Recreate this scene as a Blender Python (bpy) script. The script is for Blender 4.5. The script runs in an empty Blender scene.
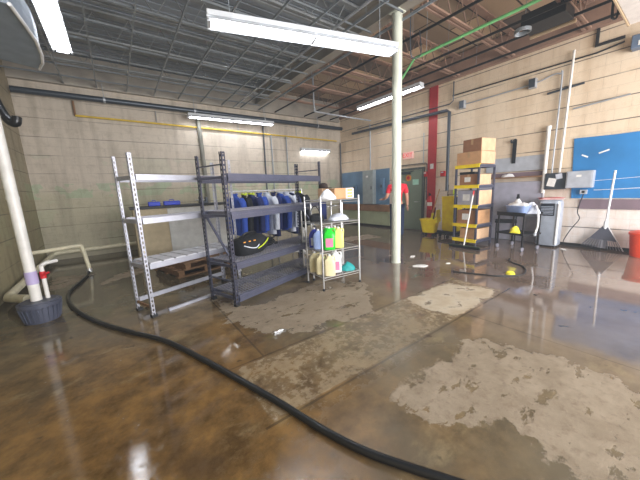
import bpy, bmesh, math, random
import numpy as np
from math import sin, cos, pi, radians, sqrt
from mathutils import Vector, Matrix
random.seed(7)
COL = bpy.context.scene.collection
SC = bpy.context.scene

# ------------------------------------------------------------------ materials
def srgb(r, g, b):
    f = lambda c: (c/255/12.92) if c/255 <= .04045 else ((c/255+.055)/1.055)**2.4
    return (f(r), f(g), f(b), 1)

def mat(name, col, rough=.6, metal=0, var=.12, scale=8, bump=0, emit=None, estr=0, trans=0, alpha=1, spec=.5):
    m = bpy.data.materials.new(name); m.use_nodes = True
    nt = m.node_tree; N = nt.nodes; Lk = nt.links
    b = N['Principled BSDF']
    b.inputs['Roughness'].default_value = rough
    b.inputs['Metallic'].default_value = metal
    b.inputs['Specular IOR Level'].default_value = spec
    c = srgb(*col)
    tc = N.new('ShaderNodeTexCoord'); no = N.new('ShaderNodeTexNoise')
    no.inputs['Scale'].default_value = scale; no.inputs['Detail'].default_value = 5
    Lk.new(tc.outputs['Object'], no.inputs['Vector'])
    r = N.new('ShaderNodeValToRGB')
    r.color_ramp.elements[0].position = .3; r.color_ramp.elements[1].position = .72
    r.color_ramp.elements[0].color = (c[0]*(1-var), c[1]*(1-var), c[2]*(1-var), 1)
    r.color_ramp.elements[1].color = (min(1, c[0]*(1+var)), min(1, c[1]*(1+var)), min(1, c[2]*(1+var)), 1)
    Lk.new(no.outputs['Fac'], r.inputs['Fac']); Lk.new(r.outputs['Color'], b.inputs['Base Color'])
    if bump:
        bp = N.new('ShaderNodeBump'); bp.inputs['Strength'].default_value = bump; bp.inputs['Distance'].default_value = .02
        Lk.new(no.outputs['Fac'], bp.inputs['Height']); Lk.new(bp.outputs['Normal'], b.inputs['Normal'])
    if emit:
        b.inputs['Emission Color'].default_value = srgb(*emit); b.inputs['Emission Strength'].default_value = estr
    if trans:
        b.inputs['Transmission Weight'].default_value = trans
    return m

M = {}
def mk(k, *a, **kw): M[k] = mat(k, *a, **kw)
mk('silver_steel', (160, 161, 172), .35, .35)
mk('dark_steel', (84, 86, 104), .3, .3)
mk('post_steel', (62, 63, 78), .35, .3)
mk('dark_mesh', (140, 140, 152), .35, .4)
mk('white_board', (205, 205, 212), .5)
mk('chrome', (200, 200, 200), .28, .7)
mk('black', (22, 22, 25), .5)
mk('black_cloth', (20, 21, 26), .85, bump=.3, scale=30)
mk('rubber', (20, 20, 22), .32)
mk('pvc', (222, 219, 214), .35)
mk('pvc_cream', (222, 214, 186), .4)
mk('pvc_primer', (178, 165, 205), .4)
mk('red', (200, 30, 35), .45)
mk('red_shirt', (225, 42, 62), .8, bump=.2, scale=14)
mk('denim', (32, 44, 72), .85, bump=.2, scale=20)
mk('skin', (205, 150, 125), .55, var=.05)
mk('hair', (45, 32, 26), .8, bump=.5, scale=50)
mk('shoe', (30, 30, 34), .6)
mk('sump', (74, 77, 92), .45)
mk('cardboard', (196, 150, 108), .85)
mk('cardboard_pale', (216, 178, 142), .85)
mk('cardboard_dark', (158, 112, 80), .85)
mk('tape', (186, 148, 105), .35)
mk('paper', (232, 230, 226), .8)
mk('white', (228, 228, 230), .5)
mk('wood', (128, 96, 66), .8, scale=14, var=.3)
mk('yellow', (255, 218, 36), .4)
mk('yellow_pale', (255, 236, 60), .45)
mk('blue', (28, 60, 200), .45)
mk('blue_jug', (52, 66, 175), .3)
mk('green_jug', (38, 205, 50), .3)
mk('yellow_jug', (226, 220, 130), .35)
mk('cream_jug', (226, 214, 172), .35)
mk('pink_label', (220, 130, 165), .5)
mk('teal', (28, 150, 150), .6, bump=.4, scale=25)
mk('navy_cloth', (26, 36, 84), .85, bump=.25, scale=16)
mk('blue_cloth', (44, 74, 160), .85, bump=.25, scale=16)
mk('white_cloth', (205, 210, 222), .85, bump=.25, scale=16)
mk('hivis', (205, 225, 40), .7)
mk('cream_panel', (186, 170, 138), .6)
mk('white_panel', (206, 206, 202), .6)
mk('grey_metal', (150, 158, 158), .45, .1)
mk('grey_light', (176, 180, 188), .45)
mk('board_grey', (168, 166, 180), .5)
mk('board_edge', (205, 202, 208), .45)
mk('ac_silver', (176, 184, 198), .35, .2)
mk('ac_dark', (36, 40, 48), .3)
mk('blue_board', (44, 124, 186), .55, var=.18, scale=1.6)
mk('blue_paint', (98, 128, 156), .6, var=.2, scale=2)
mk('mauve_board', (122, 104, 112), .7, var=.2, scale=2)
mk('ledge_brown', (130, 96, 66), .7, var=.25, scale=4)
mk('green_wall', (150, 156, 126), .7, var=.15, scale=3)
mk('red_paint', (168, 42, 44), .55, var=.15, scale=3)
mk('door_green', (128, 140, 122), .5, var=.1, scale=2)
mk('door_frame', (80, 86, 80), .5)
mk('orange_sign', (225, 150, 60), .5)
mk('mint_sign', (170, 215, 195), .5)
mk('pipe_dark', (70, 76, 84), .35, .4)
mk('pipe_grey', (168, 172, 178), .4, .3)
mk('pipe_yellow', (214, 182, 60), .5)
mk('pipe_green', (110, 178, 112), .45)
mk('rail_black', (30, 28, 27), .5)
mk('rail_grey', (150, 156, 162), .45, .2)
mk('joist', (150, 120, 102), .7, var=.2, scale=3)
mk('joist_hazed', (142, 144, 144), .7, var=.2, scale=3)  # left-hand joists, greyed to put the ceiling haze into their colour
mk('squeegee_dark', (52, 66, 56), .5)
mk('girder', (158, 150, 138), .6, var=.15, scale=3)
mk('column', (204, 206, 190), .45, var=.08, scale=5)
mk('fixture', (205, 208, 212), .4)
mk('tube', (255, 255, 255), .4, emit=(244, 248, 255), estr=20)
mk('exit_face', (240, 195, 185), .4, emit=(255, 190, 180), estr=.15)
mk('exit_red', (205, 30, 30), .4, emit=(255, 30, 25), estr=.3)
mk('downpipe_paint', (128, 126, 116), .6)
mk('cross_rail', (104, 108, 110), .5)
mk('cable', (34, 32, 32), .5)
mk('cord_blue', (150, 170, 215), .4)
mk('slate_cloth', (120, 122, 136), .7)
mk('rake_plastic', (98, 100, 112), .5)
mk('rake_pale', (138, 136, 144), .6)
mk('orange', (232, 72, 34), .45)
mk('duct', (140, 152, 166), .45, .2)
mk('bluegrey_box', (96, 112, 134), .5)
mk('box_white', (222, 214, 206), .5)
mk('tan_metal', (176, 152, 120), .6)

# ------------------------------------------------------------------ mesh builder
class MB:
    def __init__(s): s.v = []; s.f = []
    def add(s, V, F):
        o = len(s.v); s.v += [tuple(p) for p in V]; s.f += [tuple(i+o for i in f) for f in F]; return s
    def box(s, x0, y0, z0, x1, y1, z1):
        V = [(x, y, z) for z in (z0, z1) for y in (y0, y1) for x in (x0, x1)]
        return s.add(V, [(0,2,3,1),(4,5,7,6),(0,1,5,4),(2,6,7,3),(0,4,6,2),(1,3,7,5)])
    def cbox(s, c, d, rz=0, rx=0, ry=0):
        R = Matrix.Rotation(rz,3,'Z') @ Matrix.Rotation(ry,3,'Y') @ Matrix.Rotation(rx,3,'X')
        t = MB().box(-d[0]/2,-d[1]/2,-d[2]/2,d[0]/2,d[1]/2,d[2]/2)
        return s.add([R@Vector(p)+Vector(c) for p in t.v], t.f)
    def bar(s, a, b, w, h=None):      # rectangular bar between two points
        a, b = Vector(a), Vector(b); h = h or w; d = (b-a).normalized()
        u = Vector((0,0,1)).cross(d)
        if u.length < 1e-4: u = Vector((1,0,0))
        u.normalize(); w2 = d.cross(u)
        V = [p + u*sx*w/2 + w2*sy*h/2 for p in (a, b) for sx, sy in ((-1,-1),(1,-1),(1,1),(-1,1))]
        return s.add(V, [(3,2,1,0),(4,5,6,7),(0,1,5,4),(1,2,6,5),(2,3,7,6),(3,0,4,7)])
    def tube(s, P, r, n=10, cap=True):
        P = [Vector(p) for p in P]; rr = r if isinstance(r, (list, tuple)) else [r]*len(P)
        V = []; F = []; up = None
        for i, p in enumerate(P):
            d = (P[min(i+1, len(P)-1)] - P[max(i-1, 0)]).normalized()
            if up is None:
                up = Vector((0,0,1)) if abs(d.z) < .9 else Vector((1,0,0))
            u = d.cross(up).normalized(); up = u.cross(d).normalized()
            V += [p + (u*cos(2*pi*k/n) + up*sin(2*pi*k/n))*rr[i] for k in range(n)]
        for i in range(len(P)-1):
            F += [(i*n+k, i*n+(k+1)%n, (i+1)*n+(k+1)%n, (i+1)*n+k) for k in range(n)]
        if cap: F += [tuple(reversed(range(n))), tuple(range((len(P)-1)*n, len(P)*n))]
        return s.add(V, F)
    def loft(s, prof, n=20, e=2.0, cx=0, cy=0):   # prof: (z, rx, ry[, dx, dy]); superellipse sections
        V = []; F = []
        for q in prof:
            z, rx, ry = q[:3]; dx, dy = (q[3:5] if len(q) > 3 else (0, 0))
            for k in range(n):
                a = 2*pi*(k+.5)/n; c, t = cos(a), sin(a)
                V.append((cx+dx+rx*math.copysign(abs(c)**(2/e), c), cy+dy+ry*math.copysign(abs(t)**(2/e), t), z))
        m = len(prof)
        for i in range(m-1):
            F += [(i*n+k, i*n+(k+1)%n, (i+1)*n+(k+1)%n, (i+1)*n+k) for k in range(n)]
        F += [tuple(reversed(range(n))), tuple(range((m-1)*n, m*n))]
        return s.add(V, F)
    def prism(s, poly, z0, z1):
        n = len(poly)
        return s.add([(x,y,z0) for x,y in poly]+[(x,y,z1) for x,y in poly],
            [tuple(reversed(range(n))), tuple(range(n,2*n))]+[(k,(k+1)%n,n+(k+1)%n,n+k) for k in range(n)])
    def xform(s, T):
        s.v = [tuple(T@Vector(p)) for p in s.v]; return s

def smooth_path(P, k=6):
    P = [Vector(p) for p in P]; out = []
    for i in range(len(P)-1):
        p0, p1, p2, p3 = P[max(i-1,0)], P[i], P[i+1], P[min(i+2,len(P)-1)]
        for j in range(k):
            t = j/k
            out.append(.5*((2*p1)+(p2-p0)*t+(2*p0-5*p1+4*p2-p3)*t*t+(3*p1-p0-3*p2+p3)*t**3))
    return out+[P[-1]]

def build(name, mb, m, parent=None, smooth=False, bevel=0, label=None):
    me = bpy.data.meshes.new(name); me.from_pydata([tuple(v) for v in mb.v], [], mb.f); me.update()
    bm = bmesh.new(); bm.from_mesh(me); bmesh.ops.recalc_face_normals(bm, faces=bm.faces); bm.to_mesh(me); bm.free()
    me.materials.append(M[m] if isinstance(m, str) else m)
    if smooth:
        for p in me.polygons: p.use_smooth = True
        try: me.set_sharp_from_angle(angle=radians(38))
        except Exception: pass
    o = bpy.data.objects.new(name, me); COL.objects.link(o)
    if bevel:
        b = o.modifiers.new('bevel', 'BEVEL'); b.width = bevel; b.segments = 2; b.limit_method = 'ANGLE'
    if parent: o.parent = parent
    if label: o['label'] = label
    return o

def thing(name, label, cat, loc=(0,0,0), rz=0, group=None):
    o = bpy.data.objects.new(name, None); COL.objects.link(o); o.empty_display_size = .1
    o.location = loc; o.rotation_euler = (0,0,rz); o['label'] = label; o['category'] = cat
    if group: o['group'] = group
    return o

def solo(name, mb, m, label, cat, loc=(0,0,0), rz=0, group=None, **kw):
    o = build(name, mb, m, **kw); o.location = loc; o.rotation_euler = (0,0,rz)
    o['label'] = label; o['category'] = cat
    if group: o['group'] = group
    return o

def struct(name, mb, m, **kw):
    o = build(name, mb, m, **kw); o['kind'] = 'structure'; return o

def dup(root, loc, rz, label, group=None):
    r = root.copy(); COL.objects.link(r); r.location = loc; r.rotation_euler = (0,0,rz); r['label'] = label
    if group: r['group'] = group
    for ch in list(root.children):
        c = ch.copy(); COL.objects.link(c); c.parent = r
        for g in list(ch.children):
            d = g.copy(); COL.objects.link(d); d.parent = c
    return r

# ------------------------------------------------------------------ room
XL, XR, YB, YF, ZT = -1.4, 7.2, 8.4, -3.6, 4.35

def nodes_of(name):
    m = bpy.data.materials.new(name); m.use_nodes = True
    return m, m.node_tree.nodes, m.node_tree.links, m.node_tree.nodes['Principled BSDF']

def wall_material(name, axis, upper, lower, zsplit, stain, blend=.15, green=None, crack=.55):
    m, N, Lk, b = nodes_of(name)
    def math_(op, a, c=None, clamp=False):
        n = N.new('ShaderNodeMath'); n.operation = op; n.use_clamp = clamp
        for i, q in enumerate((a, c)):
            if q is None: continue
            if isinstance(q, (int, float)): n.inputs[i].default_value = q
            else: Lk.new(q, n.inputs[i])
        return n.outputs[0]
    def mix(f, a, c, mode='MIX'):
        n = N.new('ShaderNodeMix'); n.data_type = 'RGBA'; n.blend_type = mode
        for i, q in ((0, f), (6, a), (7, c)):
            if isinstance(q, tuple): n.inputs[i].default_value = q
            elif isinstance(q, (int, float)): n.inputs[i].default_value = q
            else: Lk.new(q, n.inputs[i])
        return n.outputs[2]
    def noise(vec, scale, detail=4, rough=.55):
        n = N.new('ShaderNodeTexNoise'); n.inputs['Scale'].default_value = scale; n.inputs['Detail'].default_value = detail
        n.inputs['Roughness'].default_value = rough; Lk.new(vec, n.inputs['Vector']); return n.outputs['Fac']
    tc = N.new('ShaderNodeTexCoord'); sp = N.new('ShaderNodeSeparateXYZ'); Lk.new(tc.outputs['Object'], sp.inputs[0])
    cb = N.new('ShaderNodeCombineXYZ'); Lk.new(math_('ADD', sp.outputs[axis], 20), cb.inputs[0]); Lk.new(sp.outputs['Z'], cb.inputs[1])
    V = cb.outputs[0]
    def brick(w, h, mort, off):
        t = N.new('ShaderNodeTexBrick'); t.inputs['Scale'].default_value = 1
        t.inputs['Brick Width'].default_value = w; t.inputs['Row Height'].default_value = h
        t.inputs['Mortar Size'].default_value = mort; t.inputs['Mortar Smooth'].default_value = .3
        t.offset = off; Lk.new(V, t.inputs['Vector'])
        t.inputs['Color1'].default_value = (.9,.9,.9,1); t.inputs['Color2'].default_value = (1,1,1,1); return t
    b1 = brick(.38, .19, .005, .5); b2 = brick(60, .38, .010, .0)
    big = noise(V, .8, 6); fine = noise(V, 7, 8, .65); med = noise(V, 2.3, 6)
    st = N.new('ShaderNodeMapping'); st.inputs['Scale'].default_value = (3, .35, 1); Lk.new(V, st.inputs['Vector'])
    streak = noise(st.outputs[0], 1.4, 6)
    z = math_('ADD', sp.outputs['Z'], math_('MULTIPLY', math_('SUBTRACT', med, .5), .5))
    zf = N.new('ShaderNodeMapRange'); zf.inputs[1].default_value = zsplit-blend; zf.inputs[2].default_value = zsplit+blend; Lk.new(z, zf.inputs[0])
    c = mix(zf.outputs[0], srgb(*lower), srgb(*upper))
    if green:
        # patches of old paint in a band on the wall
        d = math_('ABSOLUTE', math_('SUBTRACT', sp.outputs['Z'], 1.52))
        g = math_('MULTIPLY', math_('LESS_THAN', d, .16), math_('GREATER_THAN', med, .5))
        c = mix(math_('MULTIPLY', g, .55), c, srgb(*green))
        g2 = math_('MULTIPLY', math_('LESS_THAN', sp.outputs['Z'], 2.3), math_('GREATER_THAN', big, .52))
        c = mix(math_('MULTIPLY', g2, .14), c, srgb(*green))
    sm = N.new('ShaderNodeMapRange'); sm.inputs[1].default_value = .48; sm.inputs[2].default_value = .75; Lk.new(streak, sm.inputs[0])
    c = mix(math_('MULTIPLY', sm.outputs[0], .62), c, srgb(*stain))
    fm = N.new('ShaderNodeMapRange'); fm.inputs[1].default_value = .5; fm.inputs[2].default_value = .8; Lk.new(fine, fm.inputs[0])
    c = mix(math_('MULTIPLY', fm.outputs[0], .5), c, srgb(*stain))
    c = mix(.1, c, b1.outputs['Color'], 'MULTIPLY')
    c = mix(math_('MULTIPLY', b1.outputs['Fac'], .05), c, (.12,.1,.08,1))
    ms = N.new('ShaderNodeMapRange'); ms.inputs[1].default_value = .38; ms.inputs[2].default_value = .52; Lk.new(big, ms.inputs[0])
    c = mix(math_('MULTIPLY', math_('MULTIPLY', b2.outputs['Fac'], ms.outputs[0]), crack), c, (.05,.04,.035,1))
    Lk.new(c, b.inputs['Base Color']); b.inputs['Roughness'].default_value = .62
    h = math_('SUBTRACT', math_('MULTIPLY', fine, .5), math_('MULTIPLY', b1.outputs['Fac'], .2))
    bp = N.new('ShaderNodeBump'); bp.inputs['Strength'].default_value = .4; bp.inputs['Distance'].default_value = .01
    Lk.new(h, bp.inputs['Height']); Lk.new(bp.outputs[0], b.inputs['Normal'])
    return m

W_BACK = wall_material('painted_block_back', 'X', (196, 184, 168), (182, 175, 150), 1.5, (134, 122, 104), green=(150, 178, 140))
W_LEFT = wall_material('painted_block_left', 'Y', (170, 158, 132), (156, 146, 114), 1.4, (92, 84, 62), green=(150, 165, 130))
W_RIGHT = wall_material('painted_block_right', 'Y', (226, 206, 180), (228, 218, 212), 1.1, (196, 168, 134), blend=.5, crack=.8)
W_FRONT = wall_material('painted_block_front', 'X', (205, 190, 165), (190, 180, 160), 1.1, (150, 130, 105))

struct('wall_back', MB().box(XL-.2, YB, 0, XR+.2, YB+.2, ZT+.2), W_BACK)
struct('wall_left', MB().box(XL-.2, YF, 0, XL, YB, ZT+.2), W_LEFT)
struct('wall_right', MB().box(XR, YF, 0, XR+.2, YB, ZT+.2), W_RIGHT)
# front wall behind the camera, with a wide open loading door that lets daylight in
wf = MB().box(XL, YF-.2, 0, .6, YF, ZT+.2).box(6.6, YF-.2, 0, XR, YF, ZT+.2).box(.6, YF-.2, 3.4, 6.6, YF, ZT+.2)
struct('wall_front', wf, W_FRONT)

# roof deck: corrugated sheet with ribs running along Y
def deck_material():
    m, N, Lk, b = nodes_of('roof_deck')
    tc = N.new('ShaderNodeTexCoord'); sp = N.new('ShaderNodeSeparateXYZ'); Lk.new(tc.outputs['Object'], sp.inputs[0])
    t = N.new('ShaderNodeTexBrick'); t.inputs['Scale'].default_value = 1; t.inputs['Brick Width'].default_value = 1.2
    t.inputs['Row Height'].default_value = .58; t.inputs['Mortar Size'].default_value = .015
    t.inputs['Color1'].default_value = srgb(232, 202, 164); t.inputs['Color2'].default_value = srgb(84, 74, 70)
    t.inputs['Mortar'].default_value = srgb(50, 42, 38)
    Lk.new(tc.outputs['Object'], t.inputs['Vector'])
    n = N.new('ShaderNodeTexNoise'); n.inputs['Scale'].default_value = .8; n.inputs['Detail'].default_value = 5; Lk.new(tc.outputs['Object'], n.inputs['Vector'])
    r = N.new('ShaderNodeValToRGB'); r.color_ramp.elements[0].position=.35; r.color_ramp.elements[1].position=.7
    r.color_ramp.elements[0].color = srgb(140, 145, 149); r.color_ramp.elements[1].color = srgb(168, 176, 186); Lk.new(n.outputs['Fac'], r.inputs['Fac'])  # left deck: bluish lamp glow and haze put into the pale colour
    g = N.new('ShaderNodeMath'); g.operation = 'GREATER_THAN'; g.inputs[1].default_value = 3.95; Lk.new(sp.outputs['X'], g.inputs[0])
    mx = N.new('ShaderNodeMix'); mx.data_type = 'RGBA'; Lk.new(g.outputs[0], mx.inputs[0]); Lk.new(r.outputs[0], mx.inputs[6]); Lk.new(t.outputs['Color'], mx.inputs[7])
    Lk.new(mx.outputs[2], b.inputs['Base Color']); b.inputs['Roughness'].default_value = .7
    return m
dk = MB().box(XL, YF, ZT+.06, XR, YB, ZT+.2)
y = YF+.1
while y < YB-.1:
    dk.box(XL, y, ZT+.04, 3.9, y+.14, ZT+.07); y += .19
struct('ceiling', dk, deck_material())

# ---- floor: fine grid carrying signed distances to the dry concrete patches
def sdf(P, poly):
    P = np.asarray(P); n = len(poly); d = np.full(len(P), 1e9); inside = np.zeros(len(P), bool)
    for i in range(n):
        a = np.array(poly[i]); c = np.array(poly[(i+1)%n]); e = c-a; w = P-a
        t = np.clip((w@e)/(e@e), 0, 1); q = w-np.outer(t, e); d = np.minimum(d, np.hypot(q[:,0], q[:,1]))
        cond = (a[1] > P[:,1]) != (c[1] > P[:,1])
        with np.errstate(divide='ignore', invalid='ignore'):
            xi = a[0]+(P[:,1]-a[1])*(c[0]-a[0])/(c[1]-a[1]) if c[1] != a[1] else np.full(len(P), -1e9)
        inside ^= cond & (P[:,0] < xi)
    return np.where(inside, d, -d)
DRY_A = [(0.82,3.57),(1.0,3.04),(1.23,2.95),(1.82,3.1),(2.42,2.95),(2.62,2.6),(2.31,2.22),(1.99,1.93),(1.75,1.92),(1.6,2.1),(1.45,2.0),(1.29,2.04),(1.12,2.2),(0.95,2.27),(0.86,2.5),(0.79,2.72),(0.81,3.1)]
DRY_B = [(2.35,.99),(2.44,.72),(2.51,.49),(2.52,.28),(2.43,.09),(2.3,-.3),(1.67,-.1),(1.45,.2),(1.49,.28),(1.56,.36),(1.55,.45),(1.53,.51),(1.38,.6),(1.27,.71),(1.2,.82),(1.15,.92),(1.26,1.0),(1.55,1.02),(1.89,1.02)]
DRY_C = [(2.6,1.93),(3.4,1.93),(3.68,1.34),(3.13,1.31),(2.6,1.33),(2.5,1.6)]
DRY_D = [(-.5,6.3),(-1.05,6.6),(-1.0,5.5),(-.75,5.7)]
DRY_E = [(-.35,5.3),(.1,5.6),(.5,6.3),(.1,6.2),(-.3,5.7)]
DRY_F = [(4.2,5.2),(5.6,5.0),(5.7,5.5),(4.6,5.8)]
STRIP = [(.55,1.93),(3.66,1.93),(3.66,1.31),(.55,1.31)]
st_ = .05
xs = np.arange(XL, XR+1e-6, st_); ys = np.arange(YF, YB+1e-6, st_)
gx, gy = np.meshgrid(xs, ys); P = np.stack([gx.ravel(), gy.ravel()], 1)
dA = np.max([sdf(P, q) for q in (DRY_A, DRY_B, DRY_D, DRY_E, DRY_F)], axis=0)
dC = sdf(P, DRY_C); dS = sdf(P, STRIP)
nx, ny = len(xs), len(ys)
ii = np.arange((ny-1)*(nx-1)); a0 = (ii//(nx-1))*nx + ii%(nx-1)
F = np.stack([a0, a0+1, a0+nx+1, a0+nx], 1)
me = bpy.data.meshes.new('floor')
me.from_pydata(np.concatenate([P, np.zeros((len(P),1))], 1).tolist(), [], F.tolist()); me.update()
for nm, arr in (('dry', dA), ('slab', dC), ('strip', dS)):
    at = me.attributes.new(nm, 'FLOAT', 'POINT'); at.data.foreach_set('value', np.clip(arr, -2, 2).astype(np.float32))
floor = bpy.data.objects.new('floor', me); COL.objects.link(floor); floor['kind'] = 'structure'

def floor_material():
    m, N, Lk, b = nodes_of('wet_concrete')
    def W(q, s):
        if isinstance(q, (int, float, tuple)): s.default_value = q
        else: Lk.new(q, s)
    def mth(op, a, c=None, clamp=False):
        n = N.new('ShaderNodeMath'); n.operation = op; n.use_clamp = clamp; W(a, n.inputs[0])
        if c is not None: W(c, n.inputs[1])
        return n.outputs[0]
    def mix(f, a, c, mode='MIX'):
        n = N.new('ShaderNodeMix'); n.data_type = 'RGBA'; n.blend_type = mode; W(f, n.inputs[0]); W(a, n.inputs[6]); W(c, n.inputs[7]); return n.outputs[2]
    def rng(x, lo, hi, o0=0, o1=1):
        n = N.new('ShaderNodeMapRange'); n.interpolation_type = 'SMOOTHSTEP'; W(x, n.inputs[0]); n.inputs[1].default_value = lo; n.inputs[2].default_value = hi
        n.inputs[3].default_value = o0; n.inputs[4].default_value = o1; return n.outputs[0]
    tc = N.new('ShaderNodeTexCoord'); V = tc.outputs['Object']
    sp = N.new('ShaderNodeSeparateXYZ'); Lk.new(V, sp.inputs[0]); X, Y = sp.outputs['X'], sp.outputs['Y']
    def noise(scale, detail=5, rough=.6, off=0, sc=None):
        mp = N.new('ShaderNodeMapping'); mp.inputs['Location'].default_value = (off, off*.7, 0)
        if sc: mp.inputs['Scale'].default_value = sc
        Lk.new(V, mp.inputs['Vector'])
        n = N.new('ShaderNodeTexNoise'); n.inputs['Scale'].default_value = scale; n.inputs['Detail'].default_value = detail
        n.inputs['Roughness'].default_value = rough; Lk.new(mp.outputs[0], n.inputs['Vector']); return n.outputs['Fac']
    def attr(n_):
        n = N.new('ShaderNodeAttribute'); n.attribute_name = n_; return n.outputs['Fac']
    n1, n2, n3, n4 = noise(1.1, 6), noise(4, 8, .65, 3), noise(16, 8, .7, 9), noise(60, 4, .6, 5)
    # dry concrete masks
    jag = mth('ADD', mth('MULTIPLY', mth('SUBTRACT', n2, .5), .5), mth('MULTIPLY', mth('SUBTRACT', n3, .5), .16))
    dry = rng(mth('ADD', attr('dry'), jag), -.01, .02)
    pud = rng(noise(4.2, 8, .65, 21, (1, 2.0, 1)), .57, .6)      # small wet spots inside dry areas
    dry = mth('MULTIPLY', dry, mth('SUBTRACT', 1, pud))
    slab = rng(mth('ADD', attr('slab'), mth('MULTIPLY', jag, .5)), -.02, .04)
    slab = mth('MULTIPLY', slab, rng(n2, .36, .46))
    strip = rng(attr('strip'), -.005, .015)
    crust = mth('MULTIPLY', strip, rng(mth('ADD', mth('MULTIPLY', n3, .5), mth('MULTIPLY', n2, .5)), .36, .62))
    # wet colours
    orange = mth('MULTIPLY', rng(mth('ADD', X, mth('MULTIPLY', n1, 1.4)), 2.3, 1.1), rng(mth('ADD', Y, mth('MULTIPLY', n1, 1.2)), 4.6, 2.6))
    silt = rng(mth('ADD', X, mth('MULTIPLY', n1, 1.0)), 2.4, 4.2)
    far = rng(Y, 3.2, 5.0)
    wet = mix(rng(n2, .3, .7), srgb(84, 72, 54), srgb(130, 112, 84))
    wet = mix(rng(n1, .4, .65), wet, srgb(104, 94, 76))
    og = mix(rng(n2, .32, .68), srgb(80, 60, 32), srgb(140, 106, 60))
    og = mix(rng(n3, .45, .7), og, srgb(112, 88, 56))
    og = mix(mth('MULTIPLY', rng(n1, .5, .62), .6), og, srgb(78, 60, 40))
    wet = mix(orange, wet, og)
    sl = mix(rng(n1, .35, .65), srgb(108, 92, 83), srgb(134, 118, 108))
    wet = mix(mth('MULTIPLY', silt, .85), wet, sl)
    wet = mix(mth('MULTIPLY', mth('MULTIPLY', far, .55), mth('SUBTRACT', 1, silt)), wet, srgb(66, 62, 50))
    # pale mineral crust smears and dark specks
    smear = mth('MULTIPLY', rng(noise(1.6, 8, .7, 40, (1, 1.7, 1)), .54, .68), .4)
    wet = mix(mth('MULTIPLY', smear, mth('SUBTRACT', 1, silt)), wet, srgb(166, 148, 112))
    wet = mix(mth('MULTIPLY', rng(noise(7, 3, .5, 77), .68, .73), .6), wet, srgb(40, 30, 20))
    dc = mix(rng(n2, .3, .7), srgb(132, 117, 97), srgb(154, 139, 119))
    dc = mix(mth('MULTIPLY', rng(n3, .48, .68), .6), dc, srgb(116, 99, 80))
    cc = mix(rng(n3, .35, .65), srgb(136, 118, 90), srgb(166, 148, 118))
    scol = mix(rng(n2, .35, .65), srgb(198, 187, 168), srgb(172, 154, 128))
    col = mix(mth('MULTIPLY', crust, .7), wet, cc)
    col = mix(dry, col, dc)
    col = mix(slab, col, scol)
    # saw-cut joints
    def line(v, at, w, lo=None, hi=None, v2=None):
        l = mth('LESS_THAN', mth('ABSOLUTE', mth('SUBTRACT', v, at)), w)
        if v2 is not None:
            l = mth('MULTIPLY', l, mth('MULTIPLY', mth('GREATER_THAN', v2, lo), mth('LESS_THAN', v2, hi)))
        return l
    j = mth('ADD', line(Y, 1.95, .008, .5, 3.8, X), line(Y, 1.29, .009, .5, 3.8, X), True)
    j = mth('ADD', j, line(X, .79, .008, 1.95, 3.7, Y), True)
    j = mth('ADD', j, line(X, 2.72, .005, -3, 1.29, Y), True)
    col = mix(mth('MULTIPLY', j, .5), col, srgb(44, 36, 28))
    Lk.new(col, b.inputs['Base Color'])
    # gloss: water film over everything that is not dry
    drymask = mth('MAXIMUM', mth('MAXIMUM', dry, mth('MULTIPLY', slab, .8)), mth('MULTIPLY', crust, .55))
    wr = rng(n2, .35, .7, .02, .12)
    wr = mth('MULTIPLY', wr, rng(silt, 0, 1, 1.0, .3))
    wr = mth('ADD', wr, mth('MULTIPLY', mth('MULTIPLY', rng(n3, .5, .7), .22), mth('SUBTRACT', 1, silt)))
    rough_zone = mth('MULTIPLY', mth('MULTIPLY', rng(mth('ADD', X, n1), .9, 1.3), rng(mth('ADD', X, n1), 2.9, 2.5)), rng(mth('ADD', Y, n2), 2.2, 1.5))
    wr = mth('ADD', wr, mth('MULTIPLY', rough_zone, .26))
    n = N.new('ShaderNodeMix'); n.data_type = 'FLOAT'; Lk.new(drymask, n.inputs[0]); Lk.new(wr, n.inputs[2]); n.inputs[3].default_value = .6
    Lk.new(n.outputs[0], b.inputs['Roughness'])
    Lk.new(rng(silt, 0, 1, 1.45, 1.8), b.inputs['IOR'])
    h = mth('ADD', mth('MULTIPLY', n3, mth('ADD', mth('MULTIPLY', drymask, 1.0), .05)), mth('MULTIPLY', drymask, .4))
    wv = noise(3.0, 2, .4, 55)
    h = mth('ADD', h, mth('MULTIPLY', wv, .05))
    h = mth('SUBTRACT', h, mth('MULTIPLY', j, .5))
    bp = N.new('ShaderNodeBump'); bp.inputs['Strength'].default_value = .35; bp.inputs['Distance'].default_value = .012
    Lk.new(h, bp.inputs['Height']); Lk.new(bp.outputs[0], b.inputs['Normal'])
    return m
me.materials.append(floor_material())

# added bands that colour in the shade at the right and back wall tops
struct('trim_1', MB().box(XR-.12, YF, 3.86, XR, YB, ZT), 'joist')
struct('trim_2', MB().box(XL, YB-.1, 3.75, XR-.12, YB, ZT), 'girder')
struct('baseboard_right', MB().box(XR-.02, YF, 0, XR, 4.75, .06).box(XR-.02, 5.62, 0, XR, YB, .06), 'rail_black')
# low protruding green base wall with a brown ledge under the electrical panel
struct('trim_3', MB().box(XR-.12, 5.95, .06, XR, YB, .52), 'green_wall', bevel=.01)
struct('trim_4', MB().box(XR-.16, 5.95, .52, XR, YB, .74), 'ledge_brown', bevel=.01)
struct('trim_5', MB().box(XR-.03, 4.42, 0, XR, 4.66, 3.86), 'red_paint')

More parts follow.
